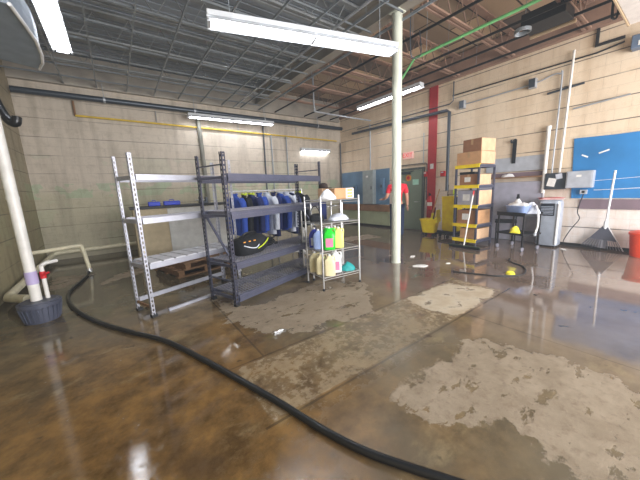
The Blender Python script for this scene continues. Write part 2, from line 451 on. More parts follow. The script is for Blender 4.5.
# door in the right wall
dr = struct('door_1', MB().box(XR-.05, 4.82, .02, XR-.01, 5.6, 1.76), 'door_green', bevel=.004)
f_ = MB().box(XR-.07, 4.75, 0, XR-.005, 4.81, 1.83).box(XR-.07, 5.61, 0, XR-.005, 5.67, 1.83).box(XR-.07, 4.81, 1.77, XR-.005, 5.61, 1.83)
build('door_frame', f_, 'door_frame', dr)
build('door_closer', MB().box(XR-.13, 5.2, 1.66, XR-.05, 5.5, 1.73).bar((XR-.12,5.3,1.7),(XR-.2,5.0,1.73),.02), 'pipe_dark', dr)
build('door_handle', MB().tube([(XR-.05,4.9,.85),(XR-.11,4.9,.85),(XR-.11,5.02,.85)], .012), 'chrome', dr)

# ------------------------------------------------------------------ roof steel
t = thing('roof_girder', 'large steel girder under the roof resting on the white column', 'beam', (3.84, 0, 3.9))
build('web', MB().box(-.01, -3.5, .02, .01, 8.3, .33), 'girder', t)
build('flange', MB().box(-.1, -3.5, 0, .1, 8.3, .02), 'girder', t)
build('flange', MB().box(-.1, -3.5, .33, .1, 8.3, .35), 'girder', t)

ordn = ['nearest the camera', 'second nearest the camera', 'third nearest the camera', 'fourth from the camera', 'fifth from the camera', 'next to the back wall']
jy = [1.55, 2.7, 3.85, 5.0, 6.15, 7.3]
for side, (xa, xb) in (('left of the girder', (XL+.02, 3.73)), ('between girder and right wall', (3.95, XR-.13))):
    jt = thing('roof_joist', '', 'roof joist', (0, jy[0], 0), 0, 'open web roof joists '+side)
    jm = 'joist_hazed' if xa < 0 else 'joist'
    build('bottom_chord', MB().box(xa, -.06, 3.86, xb, -.02, 3.89).box(xa, .02, 3.86, xb, .06, 3.89).box(xa, -.02, 3.88, xb, .02, 3.89), jm, jt)
    build('top_chord', MB().box(xa, -.06, 4.27, xb, .06, 4.3), jm, jt)
    w = MB(); P_ = []; k = 0; x = xa+.05
    while x < xb-.02:
        P_.append((x, 0, 3.88 if k % 2 else 4.28)); x += .24; k += 1
    w.tube(P_, .011, 6)
    build('web', w, jm, jt)
    for i, yy in enumerate(jy):
        lb = '%s open web steel joist %s, %s' % ('haze grey' if xa < 0 else 'rusty brown', side, ordn[i])
        if i == 0: jt['label'] = lb
        else: dup(jt, (0, yy, 0), 0, lb)

# suspended grid rails
rx = [6.6-.55*k for k in range(14) if k != 3]
nth = ['first', 'second', 'third', 'fourth', 'fifth', 'sixth', 'seventh', 'eighth', 'ninth', 'tenth', 'eleventh', 'twelfth', 'thirteenth', 'fourteenth']
protos = {}
for i, x in enumerate(rx):
    kd = 'rail_black' if x > 3.9 else 'rail_grey'
    lb = 'long thin %s suspended ceiling rail running to the back, %s from the right wall' % ('black' if x > 3.9 else 'grey', nth[i])
    if kd not in protos:
        r_ = thing('ceiling_rail', lb, 'ceiling rail', (x, 0, 3.75), 0, 'suspended ceiling rails running to the back wall')
        build('rail', MB().box(-.010, -3, 0, .010, 8.25, .006).box(-.003, -3, .006, .003, 8.25, .04), kd, r_)
        for yy in (1.0, 3.2, 5.4, 7.4): build('hanger_wire', MB().tube([(0,yy,.03),(0,yy,.55)], .003, 5), 'rail_grey', r_)
        protos[kd] = r_
    else: dup(protos[kd], (x, 0, 3.75), 0, lb)
cr = None
for i, y in enumerate([1.0+.62*k for k in range(12)]):
    lb = 'thin grey suspended cross rail left of the girder, %s from the camera side' % nth[i]
    if cr is None:
        cr = solo('cross_rail', MB().box(XL+.03, -.008, .0, 3.7, .008, .006).box(XL+.03, -.002, .006, 3.7, .002, .03), 'cross_rail', lb, 'ceiling rail', (0, y, 3.756), 0, 'suspended cross rails')
    else:
        c_ = cr.copy(); COL.objects.link(c_); c_.location = (0, y, 3.756); c_['label'] = lb

# column
t = thing('support_column', 'round white painted steel column in the middle of the room', 'column', (3.825, 3.06, 0))
build('shaft', MB().tube([(0,0,.015),(0,0,3.87)], .075, 28), 'column', t, smooth=True)
build('base_plate', MB().tube([(0,0,0),(0,0,.015)], .082, 28), 'column', t)
build('cap_plate', MB().box(-.09,-.09,3.88,.09,.09,3.9), 'column', t)

# ------------------------------------------------------------------ pipes and conduits
def pipe(name, P_, r, m, label, cat='pipe', k=0, parts=None, n=10, **kw):
    P_ = smooth_path(P_, k) if k else P_
    o = solo(name, MB().tube(P_, r, n), m, label, cat, smooth=True, **kw)
    return o
t = thing('sprinkler_pipe', 'thick dark steel pipe running along the top of the back wall', 'pipe', (0, 8.2, 3.5))
build('pipe', MB().tube([(-1.36,0,0),(7.1,0,0)], .06, 14), 'pipe_dark', t, smooth=True)
for x in (.1, 2.0, 4.0, 6.0): build('clamp', MB().tube([(x-.02,0,0),(x+.02,0,0)], .072, 14).tube([(x,0,.06),(x,0,.34)], .008, 6), 'pipe_grey', t)
t = thing('gas_pipe', 'thin yellow gas pipe running level along the back wall below the dark pipe', 'pipe', (0, 8.33, 3.14))
build('pipe', MB().tube([(-.46,0,0),(6.95,0,-.06)], .022, 8), 'pipe_yellow', t, smooth=True)
build('riser', MB().tube([(-.46,0,0),(-.46,0,.3)], .02, 8), 'ledge_brown', t, smooth=True)
for x in (1.1, 3.2, 5.2): build('hanger', MB().tube([(x,0,0),(x,0,.28)], .008, 6), 'rail_grey', t)
pipe('conduit', [(4.74,6.6,4.42),(4.74,6.6,3.62),(4.78,6.6,3.5),(4.9,6.6,3.44),(6.95,6.6,3.43)], .022, 'pipe_grey', 'pale grey conduit dropping from the roof and bending level toward the right wall', k=4)
pipe('downpipe', [(2.09,8.3,3.42),(2.15,8.3,.0)], .055, 'downpipe_paint', 'wide grey vertical downpipe on the back wall behind the dark rack')
pipe('conduit', [(4.0,8.33,3.42),(3.97,8.33,0)], .022, 'pipe_dark', 'thin dark vertical conduit on back wall left of the hanging jackets rail end')
pipe('conduit', [(4.25,8.33,3.1),(4.25,8.33,0)], .02, 'rail_grey', 'thin grey vertical conduit on back wall right of a dark one')
pipe('conduit', [(4.8,8.33,3.08),(4.8,8.33,0)], .018, 'rail_grey', 'thin grey vertical conduit standing alone on the back wall under the small wall lamp')
pipe('conduit', [(7.1,8.3,3.0),(7.1,8.3,.74)], .025, 'pipe_dark', 'dark vertical conduit in the corner of back and right walls')
t = thing('green_pipe', 'bright green pipe hanging under the ceiling rails', 'pipe', (4.95, 0, 3.69))
build('pipe', MB().tube([(0,-1.5,0),(0,3.55,0),(0,3.85,-.27)], .024, 10), 'pipe_green', t, smooth=True)
for y in (-.5, 1.1, 3.3): build('hanger_rod', MB().tube([(0,y,0),(0,y,.72)], .005, 6), 'rail_grey', t)
pipe('overhead_pipe', [(2.97,.8,3.66),(2.97,7.9,3.66)], .02, 'pipe_grey', 'pale grey pipe crossing the ceiling left of the column')
pipe('wall_pipe', [(7.08,7.6,3.22),(7.08,4.1,3.15),(7.08,4.03,3.1),(7.08,4.02,1.15)], .04, 'pipe_dark', 'thick dark pipe running along the right wall and turning down beside the red stripe')
pipe('conduit', [(7.13,7.4,3.34),(7.13,4.05,3.3),(7.13,3.97,3.36),(7.13,3.97,3.8)], .014, 'pipe_dark', 'thin dark conduit with a square bend on the right wall near the red stripe')
pipe('cable', [(7.15,4.0,3.48),(7.15,2.5,3.47),(7.15,1.4,3.46),(7.13,1.07,3.5)], .014, 'cable', 'long black cable along the top of the right wall to the blue-grey box', 'cable')
pipe('conduit', [(7.14,3.73,3.2),(7.14,2.38,3.23),(7.14,2.0,3.3),(7.14,1.88,3.28),(7.14,1.85,3.17),(7.14,1.86,1.42)], .014, 'pipe_grey', 'thin grey conduit along the right wall that bends down beside a white one', k=4)
pipe('conduit', [(7.14,1.71,3.62),(7.14,1.74,1.42)], .02, 'pvc', 'straight white vertical conduit on the right wall left of the blue board')
t = thing('vent_riser', 'short thick white plastic riser on the right wall beside the grey board', 'pipe', (7.12, 1.97, 0))
build('pipe', MB().tube([(0,0,1.05),(0,0,2.3)], .035, 12), 'pvc', t, smooth=True)
build('cap', MB().tube([(0,0,2.3),(0,0,2.36)], .045, 12), 'pvc', t, smooth=True)
pipe('wall_rail', [(7.16,2.06,2.98),(7.16,1.52,3.02)], .02, 'pipe_dark', 'short dark bar fixed across the two vertical conduits', 'bar')
pipe('wall_rail', [(7.16,1.64,2.6),(7.16,.92,2.66)], .014, 'pipe_grey', 'thin grey bar on the right wall above the blue board', 'bar')
for (y, z, lb) in ((2.31, 3.24, 'small grey junction box on the level conduit, the one nearer the vertical conduits'), (3.73, 3.2, 'small grey junction box on the right wall high beside the red stripe')):
    t = thing('junction_box', lb, 'junction box', (7.13, y, z), 0, 'junction boxes on the right wall')
    build('body', MB().box(-.05,-.06,-.09,.06,.06,.09), 'pipe_grey', t, bevel=.005)
    build('cover', MB().box(-.06,-.05,-.08,-.05,.05,.08), 'pipe_dark', t)

# ------------------------------------------------------------------ fluorescent fixtures
def fixture(label, loc, rz, L=2.4, w=.2, sections=2, hang=.5, tubes=2, rx=None):
    t = thing('fluorescent_light', label, 'ceiling light', loc, rz, 'fluorescent strip lights')
    build('housing', MB().prism([(-L/2,0),(L/2,0),(L/2,1),(-L/2,1)],0,1).xform(Matrix(((1,0,0,0),(0,w,0,-w/2),(0,0,.05,.03),(0,0,0,1)))), 'fixture', t, bevel=.006)
    rf = MB()
    for s in (-1, 1):
        rf.add([(-L/2,s*w*.3,.03),(L/2,s*w*.3,.03),(L/2,s*w*.62,-.02),(-L/2,s*w*.62,-.02),(-L/2,s*w*.3,.034),(L/2,s*w*.3,.034),(L/2,s*w*.64,-.016),(-L/2,s*w*.64,-.016)],
               [(0,1,2,3),(7,6,5,4),(0,3,7,4),(1,5,6,2),(3,2,6,7),(0,4,5,1)])
    build('reflector', rf, 'fixture', t)
    sl = L/sections
    for k in range(sections):
        x0 = -L/2+k*sl
        for q in range(tubes):
            yy = 0 if tubes == 1 else (q-.5)*w*.5
            build('tube_lamp', MB().tube([(x0+.04,yy,0),(x0+sl-.04,yy,0)], .019 if tubes == 2 else .024, 10), 'tube', t, smooth=True)
        build('lamp_holder', MB().box(x0+.0,-w*.4,-.025,x0+.03,w*.4,.03), 'fixture', t)
    build('lamp_holder', MB().box(L/2-.03,-w*.4,-.025,L/2,w*.4,.03), 'fixture', t)
    if hang:
        for s in (-.8, .8): build('hanging_chain', MB().tube([(s*L/2,0,.08),(s*L/2,0,hang)], .004, 5), 'rail_grey', t)
    return t
fixture('twin tube strip light at upper left running toward the back wall', (-.33, 4.7, 3.5), radians(90), 2.4, .18, 2, .25)
fixture('large bright strip light crossing in front of the white column', (2.12, 2.92, 3.05), math.atan2(-.58, 2.19), 2.3, .17, 2, .7)
fixture('slim strip light seen behind the white column, running toward back', (6.08, 5.2, 3.58), radians(90), 2.1, .16, 2, .2)
fixture('long strip light hanging just in front of the back wall', (2.95, 7.95, 3.3), radians(-3), 2.35, .16, 2, .45)
t = fixture('short strip light mounted low on the back wall near the corner', (5.97, 8.335, 2.68), 0, 1.25, .14, 1, 0, 1)

# ------------------------------------------------------------------ slotted racks
def slotted_post(x, y, H_, sx, sy, w=.045, step=.05, th=.004):
    """angle post: face along X with a row of slots, flange along Y"""
    mb = MB()
    xa, xb = (x, x+sx*w); x0, x1 = min(xa, xb), max(xa, xb)
    ya, yb = (y, y+sy*th); y0, y1 = min(ya, yb), max(ya, yb)
    s = w*.3
    mb.box(x0, y0, 0, x0+s, y1, H_); mb.box(x1-s, y0, 0, x1, y1, H_)
    z = 0
    while z < H_-.02:
        mb.box(x0+s, y0, z, x1-s, y1, z+step*.45); z += step
    mb.box(x0+s, y0, H_-.02, x1-s, y1, H_)
    mb2 = MB()
    xc = (x, x+sx*th); yc = (y+sy*th, y+sy*w)
    ys0, ys1 = min(yc), max(yc); q = w*.3
    mb2.box(min(xc), ys0, 0, max(xc), ys0+q, H_); mb2.box(min(xc), ys1-q, 0, max(xc), ys1, H_)
    z = 0
    while z < H_-.02:
        mb2.box(min(xc), ys0+q, z, max(xc), ys1-q, z+step*.45); z += step
    mb.v_extra = None
    return mb.add(mb2.v, mb2.f)

def rack(label, loc, rz, L, D, H_, m, levels, group=None):
    t = thing('shelving_rack', label, 'shelving rack', loc, rz, group)
    pw = .036 if m == 'silver_steel' else .045
    for (x, y, sx, sy) in ((0,0,1,1),(L,0,-1,1),(0,D,1,-1),(L,D,-1,-1)):
        p = build('post', slotted_post(x, y, H_, sx, sy, pw), 'post_steel' if m == 'dark_steel' else m, t)
        build('foot', MB().box(min(x,x+sx*.05)-.003, min(y,y+sy*.05)-.003, 0, max(x,x+sx*.05)+.003, max(y,y+sy*.05)+.003, .03), 'black', p)
    return t

# silver rack
aS = radians(19)
RS = rack('silver grey slotted steel rack on the left with white slatted middle shelf', (.15, 3.408, 0), aS, 1.22, .40, 1.75, 'silver_steel', None)
Ls, Ds = 1.22, .40
for z in (1.48, 1.03, .54):
    build('beam', MB().box(.045,-.012,z,Ls-.045,.012,z+.06).box(.045,.012,z+.05,Ls-.045,.03,z+.056), 'silver_steel', RS)
    build('beam', MB().box(.045,Ds-.012,z,Ls-.045,Ds+.012,z+.06), 'silver_steel', RS)
    for x in (.002, Ls-.03): build('end_tie', MB().box(x,.045,z+.01,x+.028,Ds-.045,z+.05), 'silver_steel', RS)
build('beam', MB().box(.045,Ds-.012,.1,Ls-.045,Ds+.012,.15), 'silver_steel', RS)
build('end_tie', MB().box(.002,.045,.1,.02,Ds-.045,.13), 'wood', RS)
for k in range(8):
    x = .06+k*.139
    build('shelf_slat', MB().box(x,-.005,.595,x+.115,Ds+.005,.61), 'white_board', RS)
LB = radians(16)
solo('loose_beam', MB().box(0,-.014,0,.62,.014,.03), 'silver_steel', 'loose silver rack beam lying on the floor by the silver rack', 'beam', (.32,3.50,0), LB)

# dark rack
aD = radians(19)
Ld, Dd = 1.83, .5
RD = rack('dark blue grey steel rack with wire mesh shelves and diagonal end braces', (.965, 3.06, 0), aD, Ld, Dd, 1.75, 'dark_steel', None)
for z in (1.44, 1.02, .44, .05):
    for y in (0, Dd):
        build('beam', MB().box(.045,y-.014,z,Ld-.045,y+.014,z+.085).box(.045,y-.02,z+.02,Ld-.045,y+.02,z+.05), 'dark_steel', RD)
    for x in (.004, Ld-.034): build('end_tie', MB().box(x,.045,z+.03,x+.03,Dd-.045,z+.06), 'dark_steel', RD)
def wire_deck(L, D, z, m, parent, sp=.05):
    w = MB()
    x = .05
    while x < L-.05:
        w.box(x, 0, z, x+.005, D, z+.005); x += sp
    y = .01
    while y < D:
        w.box(.045, y, z+.005, L-.045, y+.005, z+.01); y += sp*1.1
    for x in np.linspace(.1, L-.1, 5): w.box(x-.015, .015, z-.03, x+.015, D-.015, z)
    return build('wire_shelf', w, m, parent)
for z in (1.105, .525, .135): wire_deck(Ld, Dd, z, 'dark_mesh', RD, .045)
for x in (.02, Ld-.02):
    build('brace', MB().bar((x,Dd-.03,1.10),(x,.03,.56),.03,.008), 'dark_steel', RD)
    build('brace', MB().bar((x,Dd-.03,1.62),(x,.03,1.62),.03,.012), 'dark_steel', RD)
    build('brace', MB().bar((x,Dd-.03,.3),(x,.03,.3),.03,.012), 'dark_steel', RD)

# black gear bag on the dark rack
def onrack(u, v, z, base=(.965,3.06), a=aD): return (base[0]+u*cos(a)-v*sin(a), base[1]+u*sin(a)+v*cos(a), z)
t = thing('gear_bag', 'bulging black duffel bag with pale straps on the dark rack', 'bag', onrack(.46,.24,.542), aD)
bg = MB().loft([(0,.22,.15),(.04,.25,.18),(.1,.26,.19),(.16,.24,.17),(.2,.19,.12),(.22,.1,.05)], 28, 2.6)
rb = random.Random(3)
bg.v = [(x+.02*sin(9*y+14*z), y+.015*sin(13*x), z+(.02*sin(17*x+5*y)+.012*rb.random() if z > .03 else 0)) for x,y,z in bg.v]
build('body', bg, 'black_cloth', t, smooth=True)
build('strap', MB().tube(smooth_path([(-.02,-.195,.07),(.06,-.2,.1),(.14,-.19,.14),(.2,-.16,.17)],5), .006, 8), 'hivis', t, smooth=True)
build('strap', MB().tube(smooth_path([(-.2,-.15,.13),(-.13,-.2,.1),(-.05,-.205,.09),(.0,-.2,.12)],5), .006, 8), 'white_cloth', t, smooth=True)
build('handle', MB().tube(smooth_path([(-.12,0,.19),(-.08,-.04,.26),(.08,-.04,.26),(.14,0,.19)],5), .012, 8), 'black', t, smooth=True)
for x in (-.2, -.12, -.04): build('tag', MB().cbox((x,-.165,.175),(.03,.01,.012),rx=-.5), 'orange_sign', t)
t = thing('cable_coil', 'black coiled cable lying beside the duffel bag on the dark rack', 'cable', onrack(.84,.3,.55), aD)
co = []
for k in range(90): 
    a = k*.42; r = .09+.02*sin(k*.31); co.append((r*cos(a)*1.2, r*sin(a), .012+.0013*k))
build('coil', MB().tube(co, .01, 6), 'black', t, smooth=True)
build('plug', MB().cbox((.12,-.06,.03),(.05,.03,.03)), 'black', t)

# ------------------------------------------------------------------ cabinet, pallets
t = thing('storage_cabinet', 'low cabinet with black top, tan left side and white right panel behind the racks', 'cabinet', (.24, 6.7, 0))
build('body', MB().box(0,0,0,2.0,.6,1.07), 'cream_panel', t)
build('panel', MB().box(.02,-.015,.03,.6,0,1.06), 'cream_panel', t)
build('panel', MB().box(.61,-.02,.03,1.28,0,1.06), 'white_panel', t, label='white panel')
build('panel', MB().box(1.29,-.02,.03,1.98,0,1.06), 'white_panel', t, label='white panel')
build('top', MB().box(-.04,-.05,1.07,2.04,.62,1.12), 'black', t, bevel=.004)
for x, w, lb in ((.24,.22,'small bright blue tool case on the black cabinet top, the left one'), (.53,.32,'longer bright blue tool case on the black cabinet top, the right one')):
    q = thing('tool_case', lb, 'tool case', (.3+x, 6.85, 1.12), 0, 'blue tool cases on the cabinet')
    build('body', MB().box(0,0,0,w,.16,.09), 'blue', q, bevel=.012)
    build('handle', MB().tube([(w*.35,.08,.09),(w*.38,.08,.12),(w*.62,.08,.12),(w*.65,.08,.09)], .008, 6), 'blue', q)
t = thing('bench_vise', 'dark bench vise bolted on the black cabinet top behind the dark rack post', 'vise', (1.55, 6.85, 1.12))
build('base', MB().box(0,0,0,.2,.12,.05), 'pipe_dark', t, bevel=.01)
build('jaw', MB().box(.01,.0,.05,.06,.12,.16), 'pipe_dark', t, bevel=.008)
build('jaw', MB().box(.14,.0,.05,.19,.12,.14), 'pipe_dark', t, bevel=.008)
build('screw', MB().tube([(-.08,.06,.08),(.19,.06,.08)], .014, 8), 'chrome', t)
def pallet(label, loc, rz, group='wooden pallets under the racks'):
    t = thing('wooden_pallet', label, 'pallet', loc, rz, group)
    for k in range(7): build('deck_board', MB().box(-.5,-.5+k*.148,.1,.5,-.5+k*.148+.1,.12), 'wood', t)
    for x in (-.48,-.045,.39): build('stringer', MB().box(x,-.49,.02,x+.09,.49,.1), 'wood', t)
    for y in (-.5,-.05,.4): build('base_board', MB().box(-.5,y,0,.5,y+.1,.02), 'wood', t)
    return t
pl = pallet('wooden pallet on the floor behind the silver rack, lower of two stacked', (1.0,5.42,0), radians(14))
dup(pl, (1.05,5.4,.12), radians(19), 'wooden pallet on top of another behind the silver rack, upper of two stacked')

# ------------------------------------------------------------------ garment rail with jackets
t = thing('garment_rail', 'chrome garment rail holding work jackets behind the dark rack', 'garment rail', (1.5, 4.6, 0))
build('rail', MB().tube([(0,0,1.34),(1.42,0,1.34)], .013, 10), 'chrome', t, smooth=True)
for x in (0, 1.42):
    build('upright', MB().tube([(x,0,.06),(x,0,1.34)], .013, 10), 'chrome', t, smooth=True)
    build('foot_bar', MB().tube([(x,-.25,.06),(x,.25,.06)], .016, 10), 'chrome', t, smooth=True)
    for y in (-.22, .22): build('wheel', MB().tube([(x-.012,y,.028),(x+.012,y,.028)], .028, 12), 'black', t, smooth=True)
build('lower_bar', MB().tube([(0,0,.14),(1.42,0,.14)], .013, 10), 'chrome', t, smooth=True)
def jacket(label, x, m, rz, stripe=None, Lz=.75):
    t = thing('work_jacket', label, 'jacket', (x, 4.6, 1.34), rz, 'work jackets on the garment rail')
    h = MB().tube(smooth_path([(0,0,-.06),(0,0,-.0),(.0,.014,.012),(0,.0,.028),(0,-.014,.014)],3), .003, 6)
    build('hanger', h.tube([(0,-.2,-.12),(0,0,-.06),(0,.2,-.12)], .005, 6), 'chrome', t)
    # body: shoulders slope from the neck; local Y is the width, X the thickness
    pr = [(-Lz,.06,.21),(-Lz*.7,.055,.2),(-.35,.055,.2),(-.22,.06,.22),(-.15,.055,.215),(-.115,.045,.17),(-.085,.04,.1),(-.06,.04,.06)]
    b = MB().loft(pr, 24, 2.6)
    b.v = [(x_+.012*sin(22*y_+6*z_), y_, z_) for x_,y_,z_ in b.v]
    build('body', b, m, t, smooth=True)
    for s in (-1, 1):
        build('sleeve', MB().tube(smooth_path([(0,s*.19,-.14),(.01,s*.25,-.24),(.0,s*.27,-.45),(-.01,s*.265,-.68)],4), [.06]*4+[.055]*4+[.048]*5, 10), m, t, smooth=True)
    build('collar', MB().tube([(.0,-.07,-.07),(.035,-.03,-.045),(.035,.03,-.045),(0,.07,-.07),(-.035,.03,-.045),(-.035,-.03,-.045),(0,-.07,-.07)], .014, 6), stripe or m, t, smooth=True)
    if stripe:
        build('reflective_stripe', MB().loft([(-.34,.063,.208),(-.29,.063,.208)], 24, 2.6), stripe, t)
    return t
js = [(.1,'blue_cloth',None,'bright blue jacket at the left end of the garment rail'),
      (.27,'black_cloth','hivis','black jacket with yellow high visibility stripe on the garment rail'),
      (.4,'navy_cloth','hivis','navy jacket with yellow collar beside the black striped jacket'),
      (.55,'blue_cloth',None,'medium blue jacket just right of the navy yellow-collared jacket'),
      (.69,'white_cloth',None,'pale grey white jacket between two blue jackets on the rail'),
      (.83,'navy_cloth',None,'plain navy jacket in the middle of the garment rail'),
      (.96,'blue_cloth','white_cloth','blue jacket with white stripe right of the middle of the rail'),
      (1.09,'white_cloth',None,'pale jacket near the right end of the garment rail'),
      (1.22,'navy_cloth','white_cloth','navy jacket with white stripe near the right end of the rail'),
      (1.37,'black_cloth','hivis','black jacket with yellow stripe at the right end of the rail')]
for i,(x,m_,s_,lb) in enumerate(js): jacket(lb, 1.5+x*.98, m_, radians([8,-6,12,-4,10,-8,5,14,-5,9][i]), s_, .72+.05*(i%3))

# ------------------------------------------------------------------ chrome wire shelving units
uA = radians(-5)
def wire_unit(label, loc, rz, W_, D_, H_, levels):
    t = thing('wire_shelving_unit', label, 'wire shelving', loc, rz, 'chrome wire shelving units')
    for x, y in ((0,0),(W_,0),(0,D_),(W_,D_)):
        p = build('post', MB().tube([(x,y,.03),(x,y,H_)], .0125, 10), 'chrome', t, smooth=True)
        build('foot', MB().tube([(x,y,0),(x,y,.03)], .017, 10), 'black', p)
    for z in levels:
        w = MB()
        for y in (0, D_): w.tube([(0,y,z),(W_,y,z)], .006, 6).tube([(0,y,z-.03),(W_,y,z-.03)], .004, 6)
        for x in (0, W_): w.tube([(x,0,z),(x,D_,z)], .006, 6)
        for k in range(1, 20): w.tube([(W_*k/20,0,z),(W_*k/20,D_,z)], .0028, 5)
        build('shelf', w, 'chrome', t)
    return t
LV = (.17, .52, .88, 1.17)
A0 = (2.036, 2.79)
wire_unit('chrome wire shelving unit holding coloured jugs right of the dark rack', (A0[0],A0[1],0), uA, .60, .42, 1.22, LV)
def onA(u, v, z): return (A0[0]+u*cos(uA)-v*sin(uA), A0[1]+u*sin(uA)+v*cos(uA), z)
wire_unit('second chrome wire shelving unit standing directly behind the jug shelves', onA(.12,.47,0), uA, .54, .3, 1.12, (.16, .55, .84, 1.06))

def jug(label, loc, rz, m, cap='white', lab=None, s=1.0, group='plastic jugs on the wire shelves'):
    t = thing('plastic_jug', label, 'jug', loc, rz, group)
    w, d, h = .075*s, .055*s, .28*s
    build('body', MB().loft([(0,w*.93,d*.93),(.012,w,d),(h*.62,w,d),(h*.76,w*.85,d*.85),(h*.86,w*.5,d*.55),(h*.92,w*.3,d*.4),(h*.95,w*.28,d*.37)], 28, 4.2), m, t, smooth=True)
    build('cap', MB().tube([(0,0,h*.95),(0,0,h*1.02)], .018*s, 14), cap, t, smooth=True)
    build('handle', MB().tube(smooth_path([(w*.35,0,h*.9),(w*.85,0,h*.92),(w*1.0,0,h*.8),(w*.95,0,h*.62)],4), .009*s, 8), m, t, smooth=True)
    if lab: build('label', MB().box(-w*.62,-d-.002,h*.12,w*.62,-d+.004,h*.52), lab, t)
    return t
z3 = .527
jug('blue plastic jug with pale label on the third shelf of the wire unit', onA(.08,.33,z3), -.75, 'blue_jug', lab='white_cloth', s=.95)
jug('pale blue jug beside the darker blue jug on the wire shelf', onA(.065,.2,z3), -.7, 'cord_blue', lab=None, s=.93)
jug('bright green plastic jug with round pink label on the wire shelf', onA(.16,.08,z3), -.6, 'green_jug', lab='pink_label', s=1.05)
jug('bright green jug behind the front green jug on the wire shelf', onA(.21,.22,z3), -.6, 'green_jug', lab=None, s=1.0)
jug('pale yellow jug right of the green jugs on the wire shelf', onA(.32,.1,z3), -.6, 'yellow_jug', s=.98)
jug('yellow jug at the back right of the jug row on the wire shelf', onA(.36,.24,z3), -.6, 'yellow_jug', s=.98)
z4 = .177
jug('cream jug on the bottom wire shelf, leftmost and furthest back', onA(.07,.34,z4), -.6, 'cream_jug', s=1.0)
jug('cream jug on the bottom wire shelf, middle of the three', onA(.09,.19,z4), -.6, 'cream_jug', s=1.02)
jug('cream jug at the front corner of the bottom wire shelf', onA(.14,.06,z4), -.6, 'cream_jug', s=1.0)
jug('white jug with pink label on the bottom wire shelf right of cream jugs', onA(.29,.14,z4), -.6, 'white', lab='pink_label', s=1.08)

def crumple(mb, amp, f, seed=0):
    r = random.Random(seed); a, b_, c = r.random()*9, r.random()*9, r.random()*9
    mb.v = [(x+amp*sin(f*y+a+f*.7*z), y+amp*sin(f*z+b_+f*.8*x), z+(amp*sin(f*x+c+f*1.1*y) if z > .005 else 0)) for x,y,z in mb.v]
    return mb
def lump(rx, ry, h, n=28, rows=9, e=2.2):
    return MB().loft([(h*(1-cos(pi*.5*k/rows)) if k < rows else h, rx*(.9+.1*sin(pi*k/rows))*sqrt(max(.02,1-(k/rows)**2.4)), ry*sqrt(max(.02,1-(k/rows)**2.4))) for k in range(rows+1)], n, e)
solo('rag_pile', crumple(lump(.1,.07,.11), .012, 38, 2), 'teal', 'large crumpled teal cloth at the right end of the bottom wire shelf', 'cloth', onA(.47,.1,z4), uA, smooth=True)
solo('rag_pile', crumple(lump(.06,.05,.12), .010, 38, 5), 'teal', 'small teal cloth bundle behind the larger teal cloth on the wire shelf', 'cloth', onA(.4,.25,z4), uA, smooth=True)
solo('plastic_sheeting', crumple(lump(.17,.09,.08), .014, 34, 8), 'white_cloth', 'crumpled clear white plastic sheeting on the second wire shelf', 'plastic sheet', onA(.4,.2,.887), uA, smooth=True)
t = thing('tool_bag', 'small black tool bag on the second wire shelf at the left end', 'bag', onA(.11,.3,.887), uA-.5)
build('body', crumple(MB().loft([(0,.09,.08),(.03,.1,.09),(.08,.09,.07),(.1,.05,.03)], 20, 3), .006, 30, 1), 'black_cloth', t, smooth=True)
build('strap', MB().tube(smooth_path([(-.08,0,.08),(-.06,0,.17),(0,0,.2),(.07,0,.07)],5), .007, 6), 'black', t, smooth=True)
solo('plastic_bag', crumple(lump(.12,.1,.12,rows=11), .015, 30, 11), 'white', 'stuffed white plastic bag on top of the wire shelving unit', 'bag', onA(.2,.14,1.177), uA, smooth=True)
solo('navy_cloth', MB().box(-.06,-.01,-.3,.06,.01,0), 'navy_cloth', 'navy cloth hanging behind the wire shelves below the white bag', 'cloth', (onA(.3,.44,0)[0],onA(.3,.44,0)[1],1.14), uA)

def carton(label, loc, rz, d, m='cardboard', m_end=None, tape=True, lab=False, group=None, flaps=False):
    t = thing('cardboard_box', label, 'box', loc, rz, group)
    w, dp, h = d
    build('carton', MB().box(-w/2,-dp/2,0,w/2,dp/2,h), m, t, bevel=.004)
    if tape: build('tape', MB().box(-w/2-.001,-.025,h*.55,-w/2+.001,.025,h).box(-w/2,-.025,h-.001,w/2,.025,h+.0015), 'tape', t)
    if m_end: build('side_panel', MB().box(-w/2+.004,-dp/2-.003,.004,w/2-.004,-dp/2,h-.004), m_end, t)
    if lab: build('label', MB().box(-w/2-.003,-dp*.12,h*.3,-w/2,dp*.22,h*.75), 'paper', t)
    if flaps:
        build('flap', MB().cbox((0,dp/2+.03,h+.0),(w,.09,.004),rx=.5), m, t)
    return t
t = thing('cardboard_box', 'cardboard box with white printed end panel on top of wire shelving', 'box', onA(.45,.17,1.177), uA-.1)
build('carton', MB().box(-.17,-.11,0,.12,.13,.14), 'cardboard', t, bevel=.003)
build('end_panel', MB().box(.0,-.113,.003,.118,-.11,.137), 'paper', t)
for k in range(3): build('print_mark', MB().box(.02,-.1145,.018+k*.04,.1,-.1125,.043+k*.04), 'orange_sign', t)
t = thing('baseball_cap', 'dark brown cap resting on a small box behind the white bag', 'cap', onA(.26,.33,1.187), uA)
build('crown', MB().loft([(0.14,.06,.07),(.18,.058,.066),(.2,.045,.05),(.21,.02,.025)], 20, 2), 'hair', t, smooth=True)
build('brim', MB().prism([(-.06,-.06),(.06,-.06),(.05,-.13),(0,-.15),(-.05,-.13)], .138, .146), 'hair', t)
solo('cap_box', MB().box(-.06,-.05,0,.06,.05,.148), 'cardboard_pale', 'small pale box under the brown cap on top of the wire unit', 'box', onA(.26,.33,1.177), uA)

